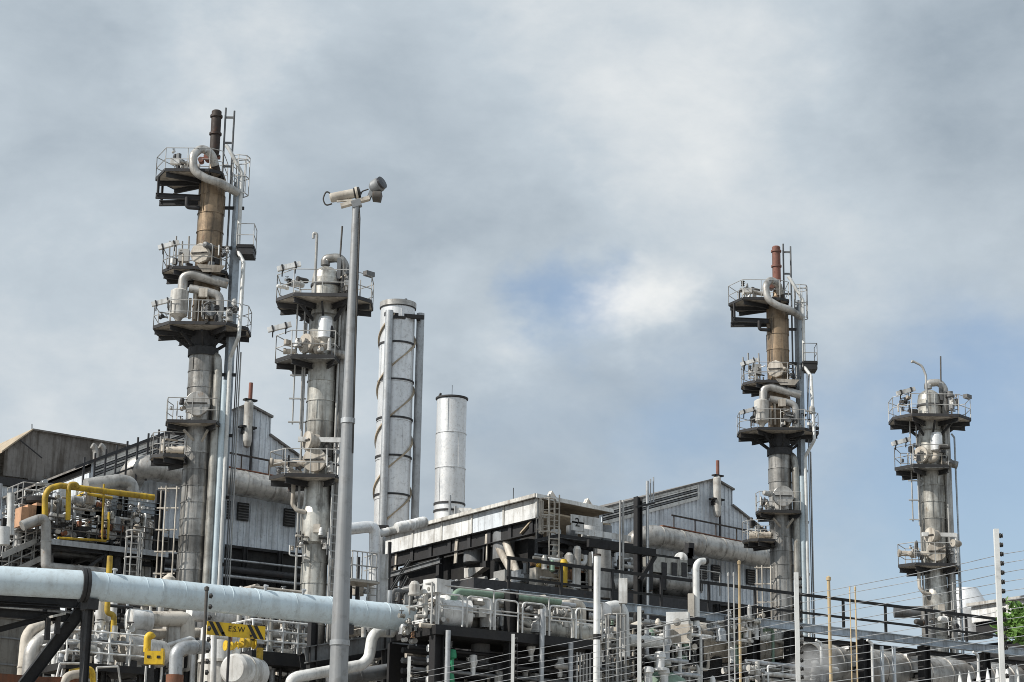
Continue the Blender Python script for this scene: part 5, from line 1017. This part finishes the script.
# slender poles
for px, py, tt, r, mt, lb in ((740,562,27,.021,'pole_tan','slender tan pole in front of the cream vessel'),(830,578,26,.025,'pole_tan','slender tan pole rising from the steam against the sky'),
    (851,588,28,.009,'pole_tan','thinner left one of two close rods right of the steam'),(856.5,588,28,.012,'pole_tan','thicker right one of two close rods right of the steam'),
    (729,574,30,.013,'rail','left one of two grey rods before the gabled wall'),(734.5,574,30,.013,'rail','right one of two grey rods before the gabled wall'),(204,588,27,.028,'rail_dark','dark slim post with knobs crossing the pale pipe')):
    p = dep(px,640,tt); z = dep(px,py,tt).z; t = thing('slim_pole', lb, 'pole', (p.x,p.y,0)); MB().cyl((p.x,p.y,0), (p.x,p.y,z), r, r*.8, 8).build('shaft', mt, t); MB().lathe([(r*1.2,-.03),(r*1.2,.01),(0,.03)], (p.x,p.y,z), 8).build('cap', mt, t)
    if px == 204:
        for k in range(9): MB().lathe([(0,-.02),(.03,-.02),(.035,.01),(0,.03)], (p.x+.05,p.y-.03,z-.1-k*.14), 8, _r).build('insulator', 'black', t)
    if px == 734.5: pass
# ------------------------------------------------------------------ greenery
def leafy(name, label, px, py, t_, rad, n, size, seed, trunk=.09, squash=.85):
    q = random.Random(seed); c = dep(px,py,t_); t = thing(name, label, name.split('_')[-1] if name != 'leafy_tree' else 'tree', (c.x,c.y,0)); mb = MB()
    sq = lambda v: V((v.x,v.y,v.z*squash))
    cl = [c+sq(V((q.gauss(0,1),q.gauss(0,1),q.gauss(0,1))).normalized())*rad*q.uniform(.35,1) for _ in range(max(6, n//26))]
    for i in range(n):
        o = q.choice(cl)+V((q.gauss(0,1),q.gauss(0,1),q.gauss(0,1)))*rad*.09
        d = V((q.gauss(0,1),q.gauss(0,1),q.gauss(.25,.8))).normalized(); a = d.cross(V((q.gauss(0,1),q.gauss(0,1),q.gauss(0,1)))).normalized(); nn = a.cross(d); L_ = size*q.uniform(.7,1.3); w = L_*.24
        pts = [o, o+d*L_*.4+a*w+nn*w*.3, o+d*L_*.8+a*w*.7+nn*w*.2, o+d*L_-nn*w*.3, o+d*L_*.8-a*w*.7+nn*w*.2, o+d*L_*.4-a*w+nn*w*.3, o+d*L_*.5-nn*.02*L_]
        mb.add(pts, [(0,1,6),(1,2,6),(2,3,6),(3,4,6),(4,5,6),(5,0,6)], False)
    mb.build('crown', 'leaf', t)
    MB().tube([(c.x,c.y,0), (c.x+.05,c.y,c.z*.5), c], (trunk,trunk*.4), 8, .3).build('trunk', 'bark', t)
    for k in cl[:12]: MB().tube([c-V((0,0,rad*.6)), (c+k)/2, k], .018, 5, 0).build('limb', 'bark', t)
leafy('leafy_tree', 'bright green broadleaf treetop at the right edge', 1046, 622, 34, .8, 2200, .12, 5, .09, .38)
leafy('leafy_shrub', 'tips of a small green shrub at the lower right edge of the frame', 953, 707, 23, .3, 160, .12, 6, .03)
# ------------------------------------------------------------------ steam
c = Y(815,668,-19.5); bm = MB(); bm.lathe([(0,-1)]+[(math.sin(math.pi*k/10), -math.cos(math.pi*k/10)) for k in range(1,10)]+[(0,1)], (0,0,0), 20)
mt = bpy.data.materials.new('steam'); mt.use_nodes = True; tr = mt.node_tree; tr.nodes.clear(); o = tr.nodes.new('ShaderNodeOutputMaterial'); pv = tr.nodes.new('ShaderNodeVolumePrincipled'); tr.links.new(pv.outputs[0], o.inputs['Volume'])
pv.inputs['Color'].default_value = (.95,.95,.95,1); tcn = tr.nodes.new('ShaderNodeTexCoord'); ln = tr.nodes.new('ShaderNodeVectorMath'); ln.operation = 'LENGTH'; tr.links.new(tcn.outputs['Object'], ln.inputs[0])
nz = tr.nodes.new('ShaderNodeTexNoise'); nz.inputs['Scale'].default_value = 1.6; nz.inputs['Detail'].default_value = 5; tr.links.new(tcn.outputs['Object'], nz.inputs[0])
m1 = tr.nodes.new('ShaderNodeMath'); m1.operation = 'SUBTRACT'; m1.inputs[0].default_value = 1.0; tr.links.new(ln.outputs['Value'], m1.inputs[1])
m2 = tr.nodes.new('ShaderNodeMath'); m2.operation = 'MULTIPLY_ADD'; tr.links.new(nz.outputs['Fac'], m2.inputs[0]); m2.inputs[1].default_value = 2.2; m2.inputs[2].default_value = -1.05
m3 = tr.nodes.new('ShaderNodeMath'); m3.operation = 'ADD'; tr.links.new(m1.outputs[0], m3.inputs[0]); tr.links.new(m2.outputs[0], m3.inputs[1]); m4 = tr.nodes.new('ShaderNodeMath'); m4.operation = 'MULTIPLY'; m4.use_clamp = False; mxx = tr.nodes.new('ShaderNodeMath'); mxx.operation = 'MAXIMUM'; mxx.inputs[1].default_value = 0; tr.links.new(m3.outputs[0], mxx.inputs[0]); tr.links.new(mxx.outputs[0], m4.inputs[0]); m4.inputs[1].default_value = 3.2; 
mi = tr.nodes.new('ShaderNodeMath'); mi.operation = 'MULTIPLY'; tr.links.new(m4.outputs[0], mi.inputs[0]); mb_ = tr.nodes.new('ShaderNodeMath'); mb_.operation = 'MAXIMUM'; mb_.inputs[1].default_value = 0; tr.links.new(m1.outputs[0], mb_.inputs[0]); tr.links.new(mb_.outputs[0], mi.inputs[1]); tr.links.new(mi.outputs[0], pv.inputs['Density'])
o = bm.build('steam', mt); o.location = c; o.scale = (1.5,.8,1.25); o['kind'] = 'stuff'; o['label'] = 'wisp of white steam drifting up between fence posts'; o['category'] = 'steam'
for o in ROOTS:
    try:
        if 'base_at' in o.keys(): del o['base_at']
    except ReferenceError: pass
for o in bpy.data.objects:
    if 'base_at' in o.keys(): del o['base_at']
